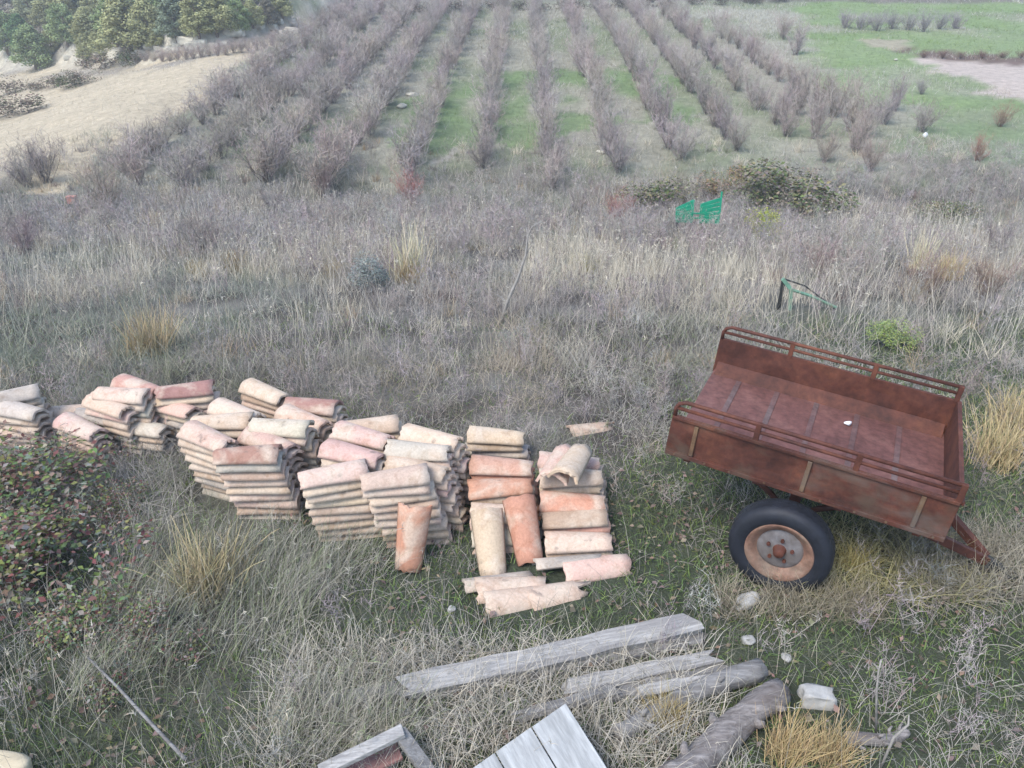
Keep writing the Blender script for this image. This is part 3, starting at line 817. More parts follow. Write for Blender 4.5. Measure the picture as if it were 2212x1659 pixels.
# pale panel of three boards at the bottom edge
pn = empty('slatted_panel')
tag(pn, 'large pale grey panel of joined boards at the bottom centre', 'panel')
A0, B0, C0 = at_z(1222, 1520, 0.32), at_z(1050, 1640, 0.16), at_z(1400, 1655, 0.22)
u_ = (B0 - A0).normalized(); w_ = (C0 - A0); w_ = (w_ - u_ * w_.dot(u_)).normalized(); n_ = w_.cross(u_).normalized()
if n_.z < 0: n_ = -n_
pm = Matrix((w_, u_, n_)).transposed().to_4x4(); pm.translation = A0
pn.matrix_world = pm
offs = [(0.0, 0.20, 0.0), (0.206, 0.205, 0.006), (0.417, 0.21, 0.0)]
for i, (o0, wd, dz) in enumerate(offs):
    m = MB(); s0 = [-0.03, 0.0, 0.02][i]
    m.box((s0 * 0 + 0.5, o0 + wd / 2, dz), (1.0, wd, 0.022)); m.build('board', M_PANEL, pn, bevel=0.003)
m = MB(); m.box((0.12, 0.31, -0.03), (0.06, 0.62, 0.035)); m.box((0.7, 0.31, -0.03), (0.06, 0.62, 0.035)); m.build('batten', M_WOOD2, pn, bevel=0.003)
for (x, y) in ((0.12, 0.05), (0.12, 0.57), (0.7, 0.05), (0.7, 0.57)):
    m = MB(); m.tube([pm @ Vector((x, y, -0.045)), pm @ Vector((x, y, -0.045)) - Vector((0, 0, 0.35))], 0.02, 6)
    for i_ in range(len(m.v)): m.v[i_] = tuple(pm.inverted() @ Vector(m.v[i_]))
    m.build('support_stake', M_WOOD2, pn)
for k in range(6):
    for j in range(4): 
        q = pm @ Vector((0.02 + k * 0.14, 0.03 + j * 0.19, 0)); KEEP_OUT.append((q.x, q.y, 0.12))

# bent frame at the bottom left of it
fm = empty('broken_frame', at_z(790, 1640, 0.1))
tag(fm, 'broken grey wooden frame with a reddish board inside, bottom left of the panel', 'frame')
def rel(p): return p - fm.location
m = MB(); m.beam(rel(at_z(690, 1668, .16)), rel(at_z(872, 1578, .26)), 0.07, 0.03); m.build('upper_rail', M_WOOD, fm, bevel=0.004)
m = MB(); m.beam(rel(at_z(862, 1580, .25)), rel(at_z(935, 1680, .10)), 0.07, 0.03); m.build('side_rail', M_WOOD2, fm, bevel=0.004)
m = MB(); m.beam(rel(at_z(700, 1690, .05)), rel(at_z(860, 1612, .10)), 0.16, 0.02); m.build('inner_board', M_RED, fm, bevel=0.003)
m = MB(); m.beam(rel(at_z(870, 1585, .0)), rel(at_z(870, 1583, .24)), 0.04, 0.04, (0, 1, 0)); m.build('leg', M_WOOD2, fm)

# ------------------------------------------------------------------ green ironwork beyond the grass
gp = G(1503, 512)
gr = empty('green_slatted_rack', gp + Vector((0, 0, .16)), Euler((0, 0, -0.12)))
tag(gr, 'bright green slatted iron rack on dark legs at the field edge', 'farm implement')
for s, (x0, x1, h0, h1) in ((0, (-0.46, -0.12, 0.42, 0.60)), (1, (0.04, 0.44, 0.52, 0.66))):
    for k in range(6):
        t = k / 5
        za, zb = 0.20 + (h0 - 0.20) * t, 0.20 + (h1 - 0.20) * t
        m = MB(); m.beam((x0, -0.06 + 0.1 * t, za), (x1, -0.06 + 0.1 * t, zb), 0.025, 0.072); m.build('slat', M_GREEN, gr, bevel=0.003)
    m = MB(); m.beam((x0, -0.04, 0.18), (x0, 0.04, h0 + 0.03), 0.03, 0.03, (0, 1, 0)); m.build('end_post', M_GREEN, gr, bevel=0.003)
    m = MB(); m.beam((x1, -0.04, 0.18), (x1, 0.05, h1 + (0.16 if s else 0.03)), 0.035, 0.035, (0, 1, 0))
    m.build('end_post', M_GREEN, gr, bevel=0.003)
for z in (0.26, 0.36):
    m = MB(); m.beam((-0.14, -0.02, z), (0.06, -0.02, z), 0.03, 0.03); m.build('cross_rail', M_GREEN, gr, bevel=0.003)
for x in (-0.42, 0.1, 0.4):
    m = MB(); m.beam((x, 0, -0.35), (x, 0, 0.24), 0.05, 0.03, (0, 1, 0)); m.build('leg', M_DARK, gr)

gp = G(1682, 668)
g2 = empty('green_lifting_frame', gp - Vector((0, 0, .04)), Euler((0, 0, -0.15)))
g2.scale = (.85, .85, .85); tag(g2, 'faded green iron post frame with slanting bars behind the trailer', 'farm implement')
m = MB(); m.beam((0, 0, -0.05), (0.0, 0, 0.50), 0.05, 0.06, (0, 1, 0)); m.build('upright', M_DARK, g2, bevel=0.004)
m = MB(); m.beam((-0.02, -0.03, 0.52), (0.13, -0.03, 0.36), 0.05, 0.06, (0, 1, 0)); m.beam((0.12, -0.03, 0.37), (0.16, -0.03, -0.05), 0.05, 0.05, (0, 1, 0)); m.build('bent_arm', M_GREEN2, g2, bevel=0.004)
m = MB(); m.tube([(0.02, 0.02, 0.50), (0.32, 0.06, 0.40), (0.72, 0.1, 0.12), (0.85, 0.1, 0.0)], 0.012, 6); m.build('thin_bar', M_DARK, g2)
m = MB(); m.tube([(0.14, -0.03, 0.36), (0.4, 0, 0.28), (0.8, 0.05, 0.10)], 0.022, 6); m.build('thick_bar', M_GREEN2, g2)

# ------------------------------------------------------------------ plants: ribbons gathered as arrays
class Plant:
    def __init__(s): s.V = []; s.F = []; s.c = []; s.n = 0
    def ribbon(s, pts, w, col, face=None):
        """flat tapering ribbon along pts (k,3)"""
        pts = np.asarray(pts, float); k = len(pts)
        t = pts[-1] - pts[0]
        f = rng.normal(size=3) if face is None else np.asarray(face, float)
        sdir = np.cross(t, f); sdir /= (np.linalg.norm(sdir) + 1e-9)
        ws = np.linspace(1.0, 0.25, k)[:, None] * w * 0.5
        V = np.empty((2 * k, 3)); V[0::2] = pts - sdir * ws; V[1::2] = pts + sdir * ws
        i = np.arange(k - 1) * 2
        s.F.append(np.stack([i, i + 1, i + 3, i + 2], 1) + s.n); s.V.append(V); s.c.append(np.tile(col, (2 * k, 1))); s.n += 2 * k
    def quad(s, c, u, v, col):
        s.V.append(np.array([c - u - v, c + u - v, c + u + v, c - u + v])); s.F.append(np.array([[0, 1, 2, 3]]) + s.n); s.c.append(np.tile(col, (4, 1))); s.n += 4
    def leaf(s, base, d, n, L, W, col):
        """pointed, folded leaf of two quads"""
        d = d / np.linalg.norm(d); sd = np.cross(n, d); sd /= (np.linalg.norm(sd) + 1e-9); up = np.cross(d, sd)
        b, t = base, base + d * L
        l, r = base + d * L * .45 - sd * W / 2 + up * W * .18, base + d * L * .45 + sd * W / 2 + up * W * .18
        mid = base + d * L * .5
        s.V.append(np.array([b, mid, t, l, r])); s.F.append(np.array([[0, 1, 2, 3], [0, 4, 2, 1]]) + s.n); s.c.append(np.tile(col, (5, 1))); s.n += 5
    def mesh(s, name, mat):
        return raw_mesh(name, np.concatenate(s.V), np.concatenate(s.F), mat, np.concatenate(s.c))
    def merge_mesh(s, name, mat): return s.mesh(name, mat)

def blade_pts(b, az, el, L, droop, k=4):
    d = np.array([math.cos(az) * math.cos(el), math.sin(az) * math.cos(el), math.sin(el)])
    u = np.linspace(0, 1, k)[:, None]
    p = b + d * L * u
    p[:, 2] -= (droop * L * u[:, 0] ** 2.2)
    return p

def jit(c, a=0.18): return np.clip(np.array(c) * rng.uniform(1 - a, 1 + a) * rng.uniform(1 - a * .3, 1 + a * .3, 3), 0.004, 1)

def proto_dry(seed, n=46, r=0.13, h=(0.10, 0.26), w=0.0042):
    P = Plant()
    for _ in range(n):
        b = np.array([*(rng.normal(size=2) * r * .6), -0.01]); az = rng.uniform(0, 6.283)
        el = rng.uniform(R_(25), R_(85)); L = rng.uniform(*h)
        P.ribbon(blade_pts(b, az, el, L, rng.uniform(0.1, 0.55)), w * rng.uniform(.7, 1.4), jit((1, 1, 1), .32))
    return P
def proto_straw(n=15, h=(0.30, 0.62), w=0.0036, r=0.07, head=True):
    P = Plant()
    for _ in range(n):
        b = np.array([*(rng.normal(size=2) * r), -0.01]); az = rng.uniform(0, 6.283); el = rng.uniform(R_(62), R_(88)); L = rng.uniform(*h)
        pts = blade_pts(b, az, el, L, rng.uniform(0.0, 0.16), 5); c = jit((1, 1, 1), .25)
        P.ribbon(pts, w, c)
        if head and rng.random() < .55:
            e = pts[-1]
            for q in range(4): P.ribbon(blade_pts(e - np.array([0, 0, .012 * q]), rng.uniform(0, 6.28), rng.uniform(.3, 1.3), .045, .5, 3), w * 1.5, c * 1.05)
    return P
def proto_weed(n=5, H=0.36, w=0.0045, r=0.06):
    P = Plant()
    for _ in range(n):
        b = np.array([*(rng.normal(size=2) * r), -0.01]); az = rng.uniform(0, 6.283); el = rng.uniform(R_(55), R_(85)); L = H * rng.uniform(.6, 1.15)
        pts = blade_pts(b, az, el, L, .05, 4); c = jit((1, 1, 1), .25); P.ribbon(pts, w, c)
        for k in range(9):
            t = rng.uniform(.25, 1); q = pts[0] + (pts[-1] - pts[0]) * t; a2 = rng.uniform(0, 6.28)
            br = blade_pts(q, a2, rng.uniform(.3, 1.2), L * rng.uniform(.15, .35), .1, 3); P.ribbon(br, w * .7, c)
            for _k in range(2):
                q2 = br[0] + (br[-1] - br[0]) * rng.uniform(.4, 1); P.ribbon(blade_pts(q2, rng.uniform(0, 6.28), rng.uniform(.2, 1.2), .05, .1, 2), w * .9, jit(c, .2))
    return P
def proto_green(n=38, r=0.10, h=(0.05, 0.13), w=0.0055):
    P = Plant()
    for _ in range(n):
        b = np.array([*(rng.uniform(-r, r, 2)), -0.01]); P.ribbon(blade_pts(b, rng.uniform(0, 6.28), rng.uniform(.5, 1.45), rng.uniform(*h), rng.uniform(.1, .6), 3), w * rng.uniform(.7, 1.3), jit((1, 1, 1), .3))
    return P
def proto_litter(n=9, r=0.16):
    P = Plant()
    for _ in range(n):
        b = np.array([*(rng.normal(size=2) * r * .6), rng.uniform(.005, .06)]); az = rng.uniform(0, 6.28); e = rng.uniform(-.4, .5)
        d = np.array([math.cos(az) * math.cos(e), math.sin(az) * math.cos(e), math.sin(e)]); nn = np.array([rng.normal() * .4, rng.normal() * .4, 1])
        P.leaf(b, d, nn, rng.uniform(.03, .055), rng.uniform(.018, .03), jit((1, 1, 1), .35))
    return P
def proto_tuft(n=26, r=.22, h=(.18, .45), w=.016):
    P = Plant()
    for _ in range(n):
        b = np.array([*(rng.normal(size=2) * r), -0.03]); P.ribbon(blade_pts(b, rng.uniform(0, 6.28), rng.uniform(.6, 1.5), rng.uniform(*h), rng.uniform(.05, .4), 3), w, jit((1, 1, 1), .3))
    return P

PROTO_COLL = {}
def protos(name, meshes):
    """prototypes kept outside the scene; only their instances show"""
    col = bpy.data.collections.new(name)
    for i, me in enumerate(meshes):
        col.objects.link(bpy.data.objects.new('%s_%02d' % (name, i), me))
    PROTO_COLL[name] = col; return col

def scatter(name, col, P, rz, scl, tint, label, cat='grass', tilt=None):
    n = len(P)
    me = bpy.data.meshes.new(name); me.vertices.add(n); me.vertices.foreach_set('co', np.asarray(P, np.float32).ravel())
    rot = np.zeros((n, 3), np.float32); rot[:, 2] = rz
    if tilt is not None: rot[:, :2] = tilt
    at = me.attributes.new('rot', 'FLOAT_VECTOR', 'POINT'); at.data.foreach_set('vector', rot.ravel())
    at = me.attributes.new('scl', 'FLOAT', 'POINT'); at.data.foreach_set('value', np.asarray(scl, np.float32))
    at = me.attributes.new('pick', 'INT', 'POINT'); at.data.foreach_set('value', rng.integers(0, len(col.objects), n).astype(np.int32))
    at = me.attributes.new('tint', 'FLOAT_COLOR', 'POINT'); a = np.ones((n, 4), np.float32); a[:, :3] = tint; at.data.foreach_set('color', a.ravel())
    o = bpy.data.objects.new(name, me); C.objects.link(o)
    ng = bpy.data.node_groups.new(name, 'GeometryNodeTree')
    ng.interface.new_socket('Geometry', in_out='INPUT', socket_type='NodeSocketGeometry'); ng.interface.new_socket('Geometry', in_out='OUTPUT', socket_type='NodeSocketGeometry')
    N, L = ng.nodes, ng.links
    gi, go = N.new('NodeGroupInput'), N.new('NodeGroupOutput')
    ci = N.new('GeometryNodeCollectionInfo'); ci.inputs['Collection'].default_value = col; ci.inputs['Separate Children'].default_value = True; ci.inputs['Reset Children'].default_value = True
    iop = N.new('GeometryNodeInstanceOnPoints'); iop.inputs['Pick Instance'].default_value = True
    def na(t, nm):
        k = N.new('GeometryNodeInputNamedAttribute'); k.data_type = t; k.inputs['Name'].default_value = nm; return k.outputs['Attribute']
    L.new(gi.outputs[0], iop.inputs['Points']); L.new(ci.outputs[0], iop.inputs['Instance'])
    L.new(na('INT', 'pick'), iop.inputs['Instance Index'])
    e2r = N.new('FunctionNodeEulerToRotation'); L.new(na('FLOAT_VECTOR', 'rot'), e2r.inputs[0]); L.new(e2r.outputs[0], iop.inputs['Rotation'])
    L.new(na('FLOAT', 'scl'), iop.inputs['Scale'])
    L.new(iop.outputs[0], go.inputs[0])
    md = o.modifiers.new('scatter', 'NODES'); md.node_group = ng
    return tag(o, label, cat, kind='stuff')

def wedge(n, y0, y1, side=3.3, power=1.0):
    """random ground positions in the strip of land the picture covers"""
    y = y0 + (y1 - y0) * rng.random(n * 3) ** power
    x = rng.uniform(-1, 1, n * 3) * (0.70 * y1 + side)
    k = np.abs(x) < 0.70 * y + side
    return x[k][:n], y[k][:n]

def clear(x, y, grow=1.0):
    ok = np.ones(len(x), bool)
    for cx, cy, r in KEEP_OUT: ok &= (x - cx) ** 2 + (y - cy) ** 2 > (r * grow) ** 2
    return ok

def pts3(x, y): return np.stack([x, y, hz(x, y)], 1)
GREY, STRAW, TAWNY, MAUVE, SAGE, GRASSG = (np.array(c) for c in ((0.44, 0.41, 0.355), (0.64, 0.57, 0.43), (0.36, 0.28, 0.18), (0.37, 0.33, 0.295), (0.25, 0.255, 0.175), (0.10, 0.15, 0.055)))

def straw_mask(x, y):
    m = np.zeros(len(x))
    for Z in Z_STRAW: m = np.maximum(m, inside(Z, x, y, 0.5, 0.8) * 1.0)
    return m

def dry_tint(x, y):
    n1 = fbm(x * .45, y * .45, 51, 3); n2 = fbm(x * 1.9, y * 1.9, 61, 2); n3 = rng.random(len(x))
    c = GREY[None] + (MAUVE - GREY)[None] * sst(.40, .62, n1)[:, None]
    c = c + (SAGE - c) * (sst(.5, .7, n2) * .75)[:, None]
    n4 = fbm(x * .22 + 5, y * .22, 131, 3); n5 = fbm(x * .9, y * .6, 141, 3)
    c = c + (np.array([.235, .265, .195]) - c) * (sst(.5, .68, n4) * .8)[:, None]          # greener weedy patches
    c = c + (TAWNY * 1.15 - c) * (sst(.60, .72, n5) * .55)[:, None]                          # tawny patches
    c = c + (STRAW - c) * np.where(n3 > .9, .5, 0.0)[:, None]
    m = straw_mask(x, y)[:, None] * .85
    c = c + (STRAW * .95 - c) * m
    nearf = (1 - sst(5.0, 7.5, y))[:, None]            # close to the camera the sward is tinted greener and darker
    c = c * (1 - .55 * nearf * sst(.35, .6, n2)[:, None]) + np.array([.075, .095, .045])[None] * .55 * nearf * sst(.35, .6, n2)[:, None]
    return c * rng.uniform(.8, 1.12, (len(x), 1)) * (1 - .12 * nearf)

def bake(name, x, y, L, w, el, droop, tint, label, cat='grass', k=4, z=None, az=None, heads=0.0):
    """one mesh of many bent blades rooted on the ground"""
    n = len(x); z = hz(x, y) - 0.01 if z is None else z
    az = rng.uniform(0, 6.283, n) if az is None else az
    def ribs(bx_, by_, bz_, az, el, L, w, droop, k):
        n = len(bx_); u = np.linspace(0, 1, k)[None, :]
        hx, hy, hzz = np.cos(az) * np.cos(el), np.sin(az) * np.cos(el), np.sin(el)
        P = np.empty((n, k, 3))
        P[..., 0] = bx_[:, None] + (hx * L)[:, None] * u; P[..., 1] = by_[:, None] + (hy * L)[:, None] * u
        P[..., 2] = bz_[:, None] + (hzz * L)[:, None] * u - (droop * L)[:, None] * u ** 2.2
        cv = rng.normal(size=(n, 1)) * .06 * L[:, None] * u ** 2
        P[..., 0] += -np.sin(az)[:, None] * cv; P[..., 1] += np.cos(az)[:, None] * cv
        d = np.stack([hx, hy, hzz], 1); f = rng.normal(size=(n, 3)); sd_ = np.cross(d, f); sd_ /= np.linalg.norm(sd_, axis=1, keepdims=True) + 1e-9
        ws = (np.linspace(1, .25, k)[None, :] * w[:, None] * .5)[..., None] * sd_[:, None, :]
        V = np.empty((n, k, 2, 3)); V[:, :, 0] = P - ws; V[:, :, 1] = P + ws
        b = (np.arange(n) * 2 * k)[:, None] + (np.arange(k - 1) * 2)[None, :]
        F = np.stack([b, b + 1, b + 3, b + 2], -1).reshape(-1, 4)
        return V.reshape(-1, 3), F, P[:, -1]
    w = np.broadcast_to(w, (n,)) * rng.uniform(.7, 1.35, n)
    V, F, tip = ribs(x, y, z, az, el, L, w, droop, k); c = np.repeat(tint, 2 * k, axis=0)
    if heads:
        i = np.nonzero(rng.random(n) < heads)[0]; i = np.repeat(i, 5); m = len(i)
        q = tip[i] - np.array([0, 0, 1.0])[None] * (rng.random(m) * .05)[:, None]
        V2, F2, _ = ribs(q[:, 0], q[:, 1], q[:, 2], rng.uniform(0, 6.283, m), rng.uniform(.2, 1.3, m), rng.uniform(.03, .055, m), w[i] * 1.4, np.full(m, .4), 3)
        F = np.concatenate([F, F2 + len(V)]); V = np.concatenate([V, V2]); c = np.concatenate([c, np.repeat(tint[i] * 1.05, 6, axis=0)])
    o = bpy.data.objects.new(name, raw_mesh(name, V, F, VEG_O, np.clip(c, .003, 1))); C.objects.link(o)
    return tag(o, label, cat, kind='stuff')

def bake_leaves(name, x, y, label, tint):
    n = len(x); z = hz(x, y) + rng.uniform(.004, .05, n); az = rng.uniform(0, 6.283, n); e = rng.uniform(-.4, .5, n)
    d = np.stack([np.cos(az) * np.cos(e), np.sin(az) * np.cos(e), np.sin(e)], 1); nn = rng.normal(size=(n, 3)) * .4; nn[:, 2] = 1
    sd_ = np.cross(nn, d); sd_ /= np.linalg.norm(sd_, axis=1, keepdims=True); up = np.cross(d, sd_)
    L = rng.uniform(.025, .055, n)[:, None]; W = L * rng.uniform(.45, .75, n)[:, None]; b = np.stack([x, y, z], 1)
    V = np.stack([b, b + d * L * .5, b + d * L, b + d * L * .45 - sd_ * W / 2 + up * W * .2, b + d * L * .45 + sd_ * W / 2 + up * W * .2], 1)
    f = (np.arange(n) * 5)[:, None]; F = np.stack([f + np.array([[0, 1, 2, 3]]), f + np.array([[0, 4, 2, 1]])], 1).reshape(-1, 4)
    o = bpy.data.objects.new(name, raw_mesh(name, V.reshape(-1, 3), F, VEG_O, np.repeat(tint, 5, axis=0))); C.objects.link(o)
    return tag(o, label, 'leaves', kind='stuff')

WEED = protos('weed_clump', [proto_weed().mesh('weed', VEG_I) for i in range(6)])
TUFT = protos('field_clump', [proto_tuft().mesh('tuft', VEG_I) for i in range(5)])
U = rng.uniform

# matted dry grass near the tiles and trailer
x, y = wedge(140000, 2.0, 7.6); k = clear(x, y, .85); x, y = x[k], y[k]
lump = fbm(x * 2.6, y * 2.6, 101, 3); g = fbm(x * .25, y * .25, 2, 4)
k = rng.random(len(x)) < (.35 + .65 * sst(.38, .6, lump)) * (1 - .5 * sst(.45, .6, g)); x, y, lump = x[k], y[k], lump[k]; n = len(x)
corner = sst(-.6, -1.6, x + (y - 4.2) * .55)          # taller growth towards the lower left
bake('dry_grass', x, y, U(.08, .26, n) * (.7 + .7 * lump) * (1 + .5 * corner), .0033, U(R_(20), R_(82), n), U(.1, .5, n), dry_tint(x, y), 'matted grey dry grass around the tile piles and trailer')
x, y = wedge(310000, 7.2, 30, 2.8, 1.25)
lump = fbm(x * 1.5, y * 1.5, 103, 3); fade = 1 - sst(18, 29, y + (fbm(x * .3, y * .3, 44, 3) - .5) * 12)
k = (rng.random(len(x)) < (.15 + .85 * sst(.40, .6, lump)) * fade) & ((x > -14.5) | (y < 18)); x, y, lump = x[k], y[k], lump[k]; n = len(x)
bake('dry_grass', x, y, U(.14, .40, n) * (.25 + 1.35 * lump), .0038 + .0060 * sst(8, 24, y), U(R_(30), R_(86), n), U(.05, .4, n), dry_tint(x, y), 'grey dry grass covering the slope below the trailer', k=3)
# green sward
x, y = wedge(165000, 2.0, 9); k = clear(x, y, .8); x, y = x[k], y[k]
g = fbm(x * .25, y * .25, 2, 4); k = rng.random(len(x)) < .22 + .78 * sst(.38, .55, g) * (1 - sst(6, 8.5, y)); x, y = x[k], y[k]; n = len(x)
t = GRASSG[None] * U(.75, 1.7, (n, 1)) + np.array([.05, .03, .0])[None] * (rng.random((n, 1)) > .6)
bake('green_grass', x, y, U(.05, .14, n), .0055, U(.4, 1.45, n), U(.1, .6, n), t, 'short dark green grass between the dry stalks', k=3)
# leaf litter
x, y = wedge(23000, 2.0, 5.4); k = clear(x, y, .7); x, y = x[k], y[k]
k = rng.random(len(x)) < .28 * sst(.42, .64, fbm(x * .8, y * .8, 71, 3)); x, y = x[k], y[k]
bake_leaves('leaf_litter', x, y, 'fallen brown leaves scattered over the near grass', np.array([.20, .155, .115])[None] * U(.45, 1.3, (len(x), 1)) * U(.85, 1.15, (len(x), 3)))
# tall straw stalks
x, y = wedge(27000, 2.05, 8); k = clear(x, y, .72); x, y = x[k], y[k]
f = fbm(x * .8, y * .8, 81, 3); corner = sst(-.4, -1.6, x + (y - 4.2) * .55)
k = rng.random(len(x)) < np.clip((.04 + .7 * sst(.5, .68, f)) * np.where((y < 3.9) | (y > 6.4), 1.0, .28) * np.where((x > .8) & (y > 3.2), .35, 1) + .3 * corner * (y < 4.8) + .35 * ((y < 3.5) & (x > -1.0) & (x < .75)) + .12 * ((y < 3.3) & (x < .9)), 0, 1); x, y = x[k], y[k]; n = len(x)
t = STRAW[None] * U(.5, .95, (n, 1)); t = t + (GREY * .8 - t) * rng.random((n, 1)) * .9
bake('dry_stalks', x, y, U(.22, .52, n), .0028, U(R_(55), R_(88), n), U(.0, .22, n), t, 'thin upright straw stalks rising through the near grass', heads=.08, k=5)
x, y = wedge(66000, 7.5, 24); f = fbm(x * .5, y * .5, 82, 3); m_ = straw_mask(x, y)
k = rng.random(len(x)) < np.clip(.06 + .5 * sst(.48, .66, f) + m_ * .9, 0, 1) * (1 - sst(19, 24, y)); x, y = x[k], y[k]; m_ = m_[k]; n = len(x)
t = STRAW[None] * U(.7, 1.1, (n, 1)); t = t + (GREY * 1.15 - t) * (rng.random((n, 1)) * .9 * (1 - m_[:, None] * .6))
bake('dry_stalks', x, y, U(.3, .7, n), .0042 + .005 * sst(8, 20, y), U(R_(62), R_(88), n), U(.0, .16, n), t, 'pale standing straw in bands across the middle slope', heads=.12, k=4)
cx_, cy_ = wedge(1900, 6.6, 27, 1.6); k = (rng.random(len(cx_)) < 1 - sst(17, 27, cy_) * .8) & ((cx_ > -14) | (cy_ < 18)) & clear(cx_, cy_, 1.5); cx_, cy_ = cx_[k], cy_[k]
nb = rng.integers(16, 60, len(cx_)); ci_ = np.repeat(np.arange(len(cx_)), nb); n = len(ci_)
pal = np.array([STRAW, STRAW * .85, TAWNY * 1.1, MAUVE * .75, SAGE, GREY, np.array([.27, .20, .17]), np.array([.20, .225, .13])]); pk = rng.choice(8, len(cx_), p=[.16, .14, .12, .2, .12, .14, .06, .06])
x, y = cx_[ci_] + rng.normal(size=n) * .07 * U(.6, 1.6, len(cx_))[ci_], cy_[ci_] + rng.normal(size=n) * .07
bake('grass_tufts', x, y, U(.5, 1.0, n) * U(.18, .55, len(cx_))[ci_], .0045 + .006 * sst(8, 24, y), U(R_(45), R_(86), n), U(.05, .35, n), pal[pk][ci_] * U(.8, 1.15, (n, 1)), 'loose tufts of straw, tawny and grey grass over the slope', k=3)
def patch(n, x0, x1, y0, y1):
    x, y = U(x0, x1, n), U(y0, y1, n); k = clear(x, y, .8); return x[k], y[k]
x, y = patch(9000, -1.35, 1.15, 2.45, 3.55); k = rng.random(len(x)) < sst(.36, .6, fbm(x * 1.6, y * 1.6, 151, 3)); x, y = x[k], y[k]; n = len(x)
t = GREY[None] * U(.7, 1.2, (n, 1)); t = t + (STRAW * .9 - t) * rng.random((n, 1)) * .8
bake('dry_grass', x, y, U(.12, .36, n), .0042, U(R_(25), R_(80), n), U(.1, .45, n), t, 'tangled dry grass grown over the boards and logs', k=4)
x, y = patch(2600, 1.75, 3.0, 3.92, 4.75); n = len(x)
bake('dry_grass', x, y, U(.14, .42, n), .0045, U(R_(20), R_(80), n), U(.1, .5, n), np.array([.36, .33, .17])[None] * U(.6, 1.2, (n, 1)), 'olive-yellow dry grass growing under the trailer front', k=4)
x, y = patch(1700, 1.3, 2.3, 3.74, 4.02); n = len(x)
bake('dry_grass', x, y, U(.10, .34, n), .0042, U(R_(35), R_(82), n), U(.1, .4, n), np.array([.32, .28, .20])[None] * U(.6, 1.25, (n, 1)), 'dry grass against the foot of the near trailer wheel', k=4)
x, y = patch(11000, -2.5, -.55, 2.7, 4.45); k = rng.random(len(x)) < sst(.44, .62, fbm(x * 1.1, y * 1.1, 161, 3)) * sst(-.35, -1.0, x + (y - 3.4) * .35); x, y = x[k], y[k]; n = len(x)
t = np.array([.40, .375, .30])[None] * U(.45, 1.15, (n, 1)); t = t + (np.array([.25, .28, .16]) - t) * (rng.random((n, 1)) < .3)
bake('feathery_grass', x, y, U(.22, .52, n), .0033, U(R_(40), R_(80), n), U(.15, .5, n), t, 'tall pale feathery grass right of the brambles', k=5, az=rng.normal(.7, .7, n), heads=.04)
x, y = patch(2800, 2.6, 3.6, 3.9, 4.6); n = len(x)
bake('dry_grass', x, y, U(.12, .42, n), .0042, U(R_(25), R_(80), n), U(.1, .5, n), np.array([.33, .30, .23])[None] * U(.6, 1.25, (n, 1)), 'dry grass hiding the trailer drawbar', k=4)
# brittle brown weeds
x, y = wedge(7600, 2.2, 27); k = clear(x, y, 1.2); x, y = x[k], y[k]
k = rng.random(len(x)) < (.12 + .88 * sst(.42, .62, fbm(x * .5, y * .5, 91, 3))) * np.where(y < 6, .6, 1.0) * (1 - sst(19, 27, y)); x, y = x[k], y[k]
t = MAUVE[None] * U(.7, 1.2, (len(x), 1)) * U(.93, 1.07, (len(x), 3))
scatter('dry_weeds', WEED, pts3(x, y), U(0, 6.28, len(x)), U(.55, 1.1, len(x)) * (1 + .7 * sst(8, 14, y)), t, 'brittle grey-brown weed stems over the slope', 'weeds')
# field sward beyond
x, y = wedge(230000, 17, 68, 3, .8)
yb_ = np.interp(x, BX, BY); beige = (x < -12.3) & (y > 21.5) & (y < yb_ + .3)
sand = inside(Z_SAND, x, y, .9) | inside(Z_PATH, x, y, .3) | inside(Z_SAND2, x, y, .6)
k = (~sand) & (~beige | (rng.random(len(x)) < .3)) & (rng.random(len(x)) < sst(16, 26, y)) & (rng.random(len(x)) < .35 + .65 * sst(.38, .6, fbm(x * .9, y * .9, 111, 3))); x, y = x[k], y[k]; n = len(x)
gc = ground_colour(x, y); t = gc * U(.95, 1.4, (n, 1)); dk = (rng.random(n) < .35) & (gc[:, 1] < gc[:, 0] * 1.2)
t[dk] = GREY * U(.8, 1.2, (int(dk.sum()), 1)); bk = (x < -12.3) & (y > 21.5) & (y < np.interp(x, BX, BY)); t[bk] = STRAW * .9 * U(.75, 1.1, (int(bk.sum()), 1))
lush = (gc[:, 1] > gc[:, 0] * 1.2) | bk
bake('field_grass', x, y, U(.10, .34, n) * np.where(lush, .6, 1.0), .012 + .012 * sst(25, 60, y), U(R_(35), R_(86), n), U(.05, .4, n), t, 'rough grey-green grass between the orchard rows and on the meadow', k=3)

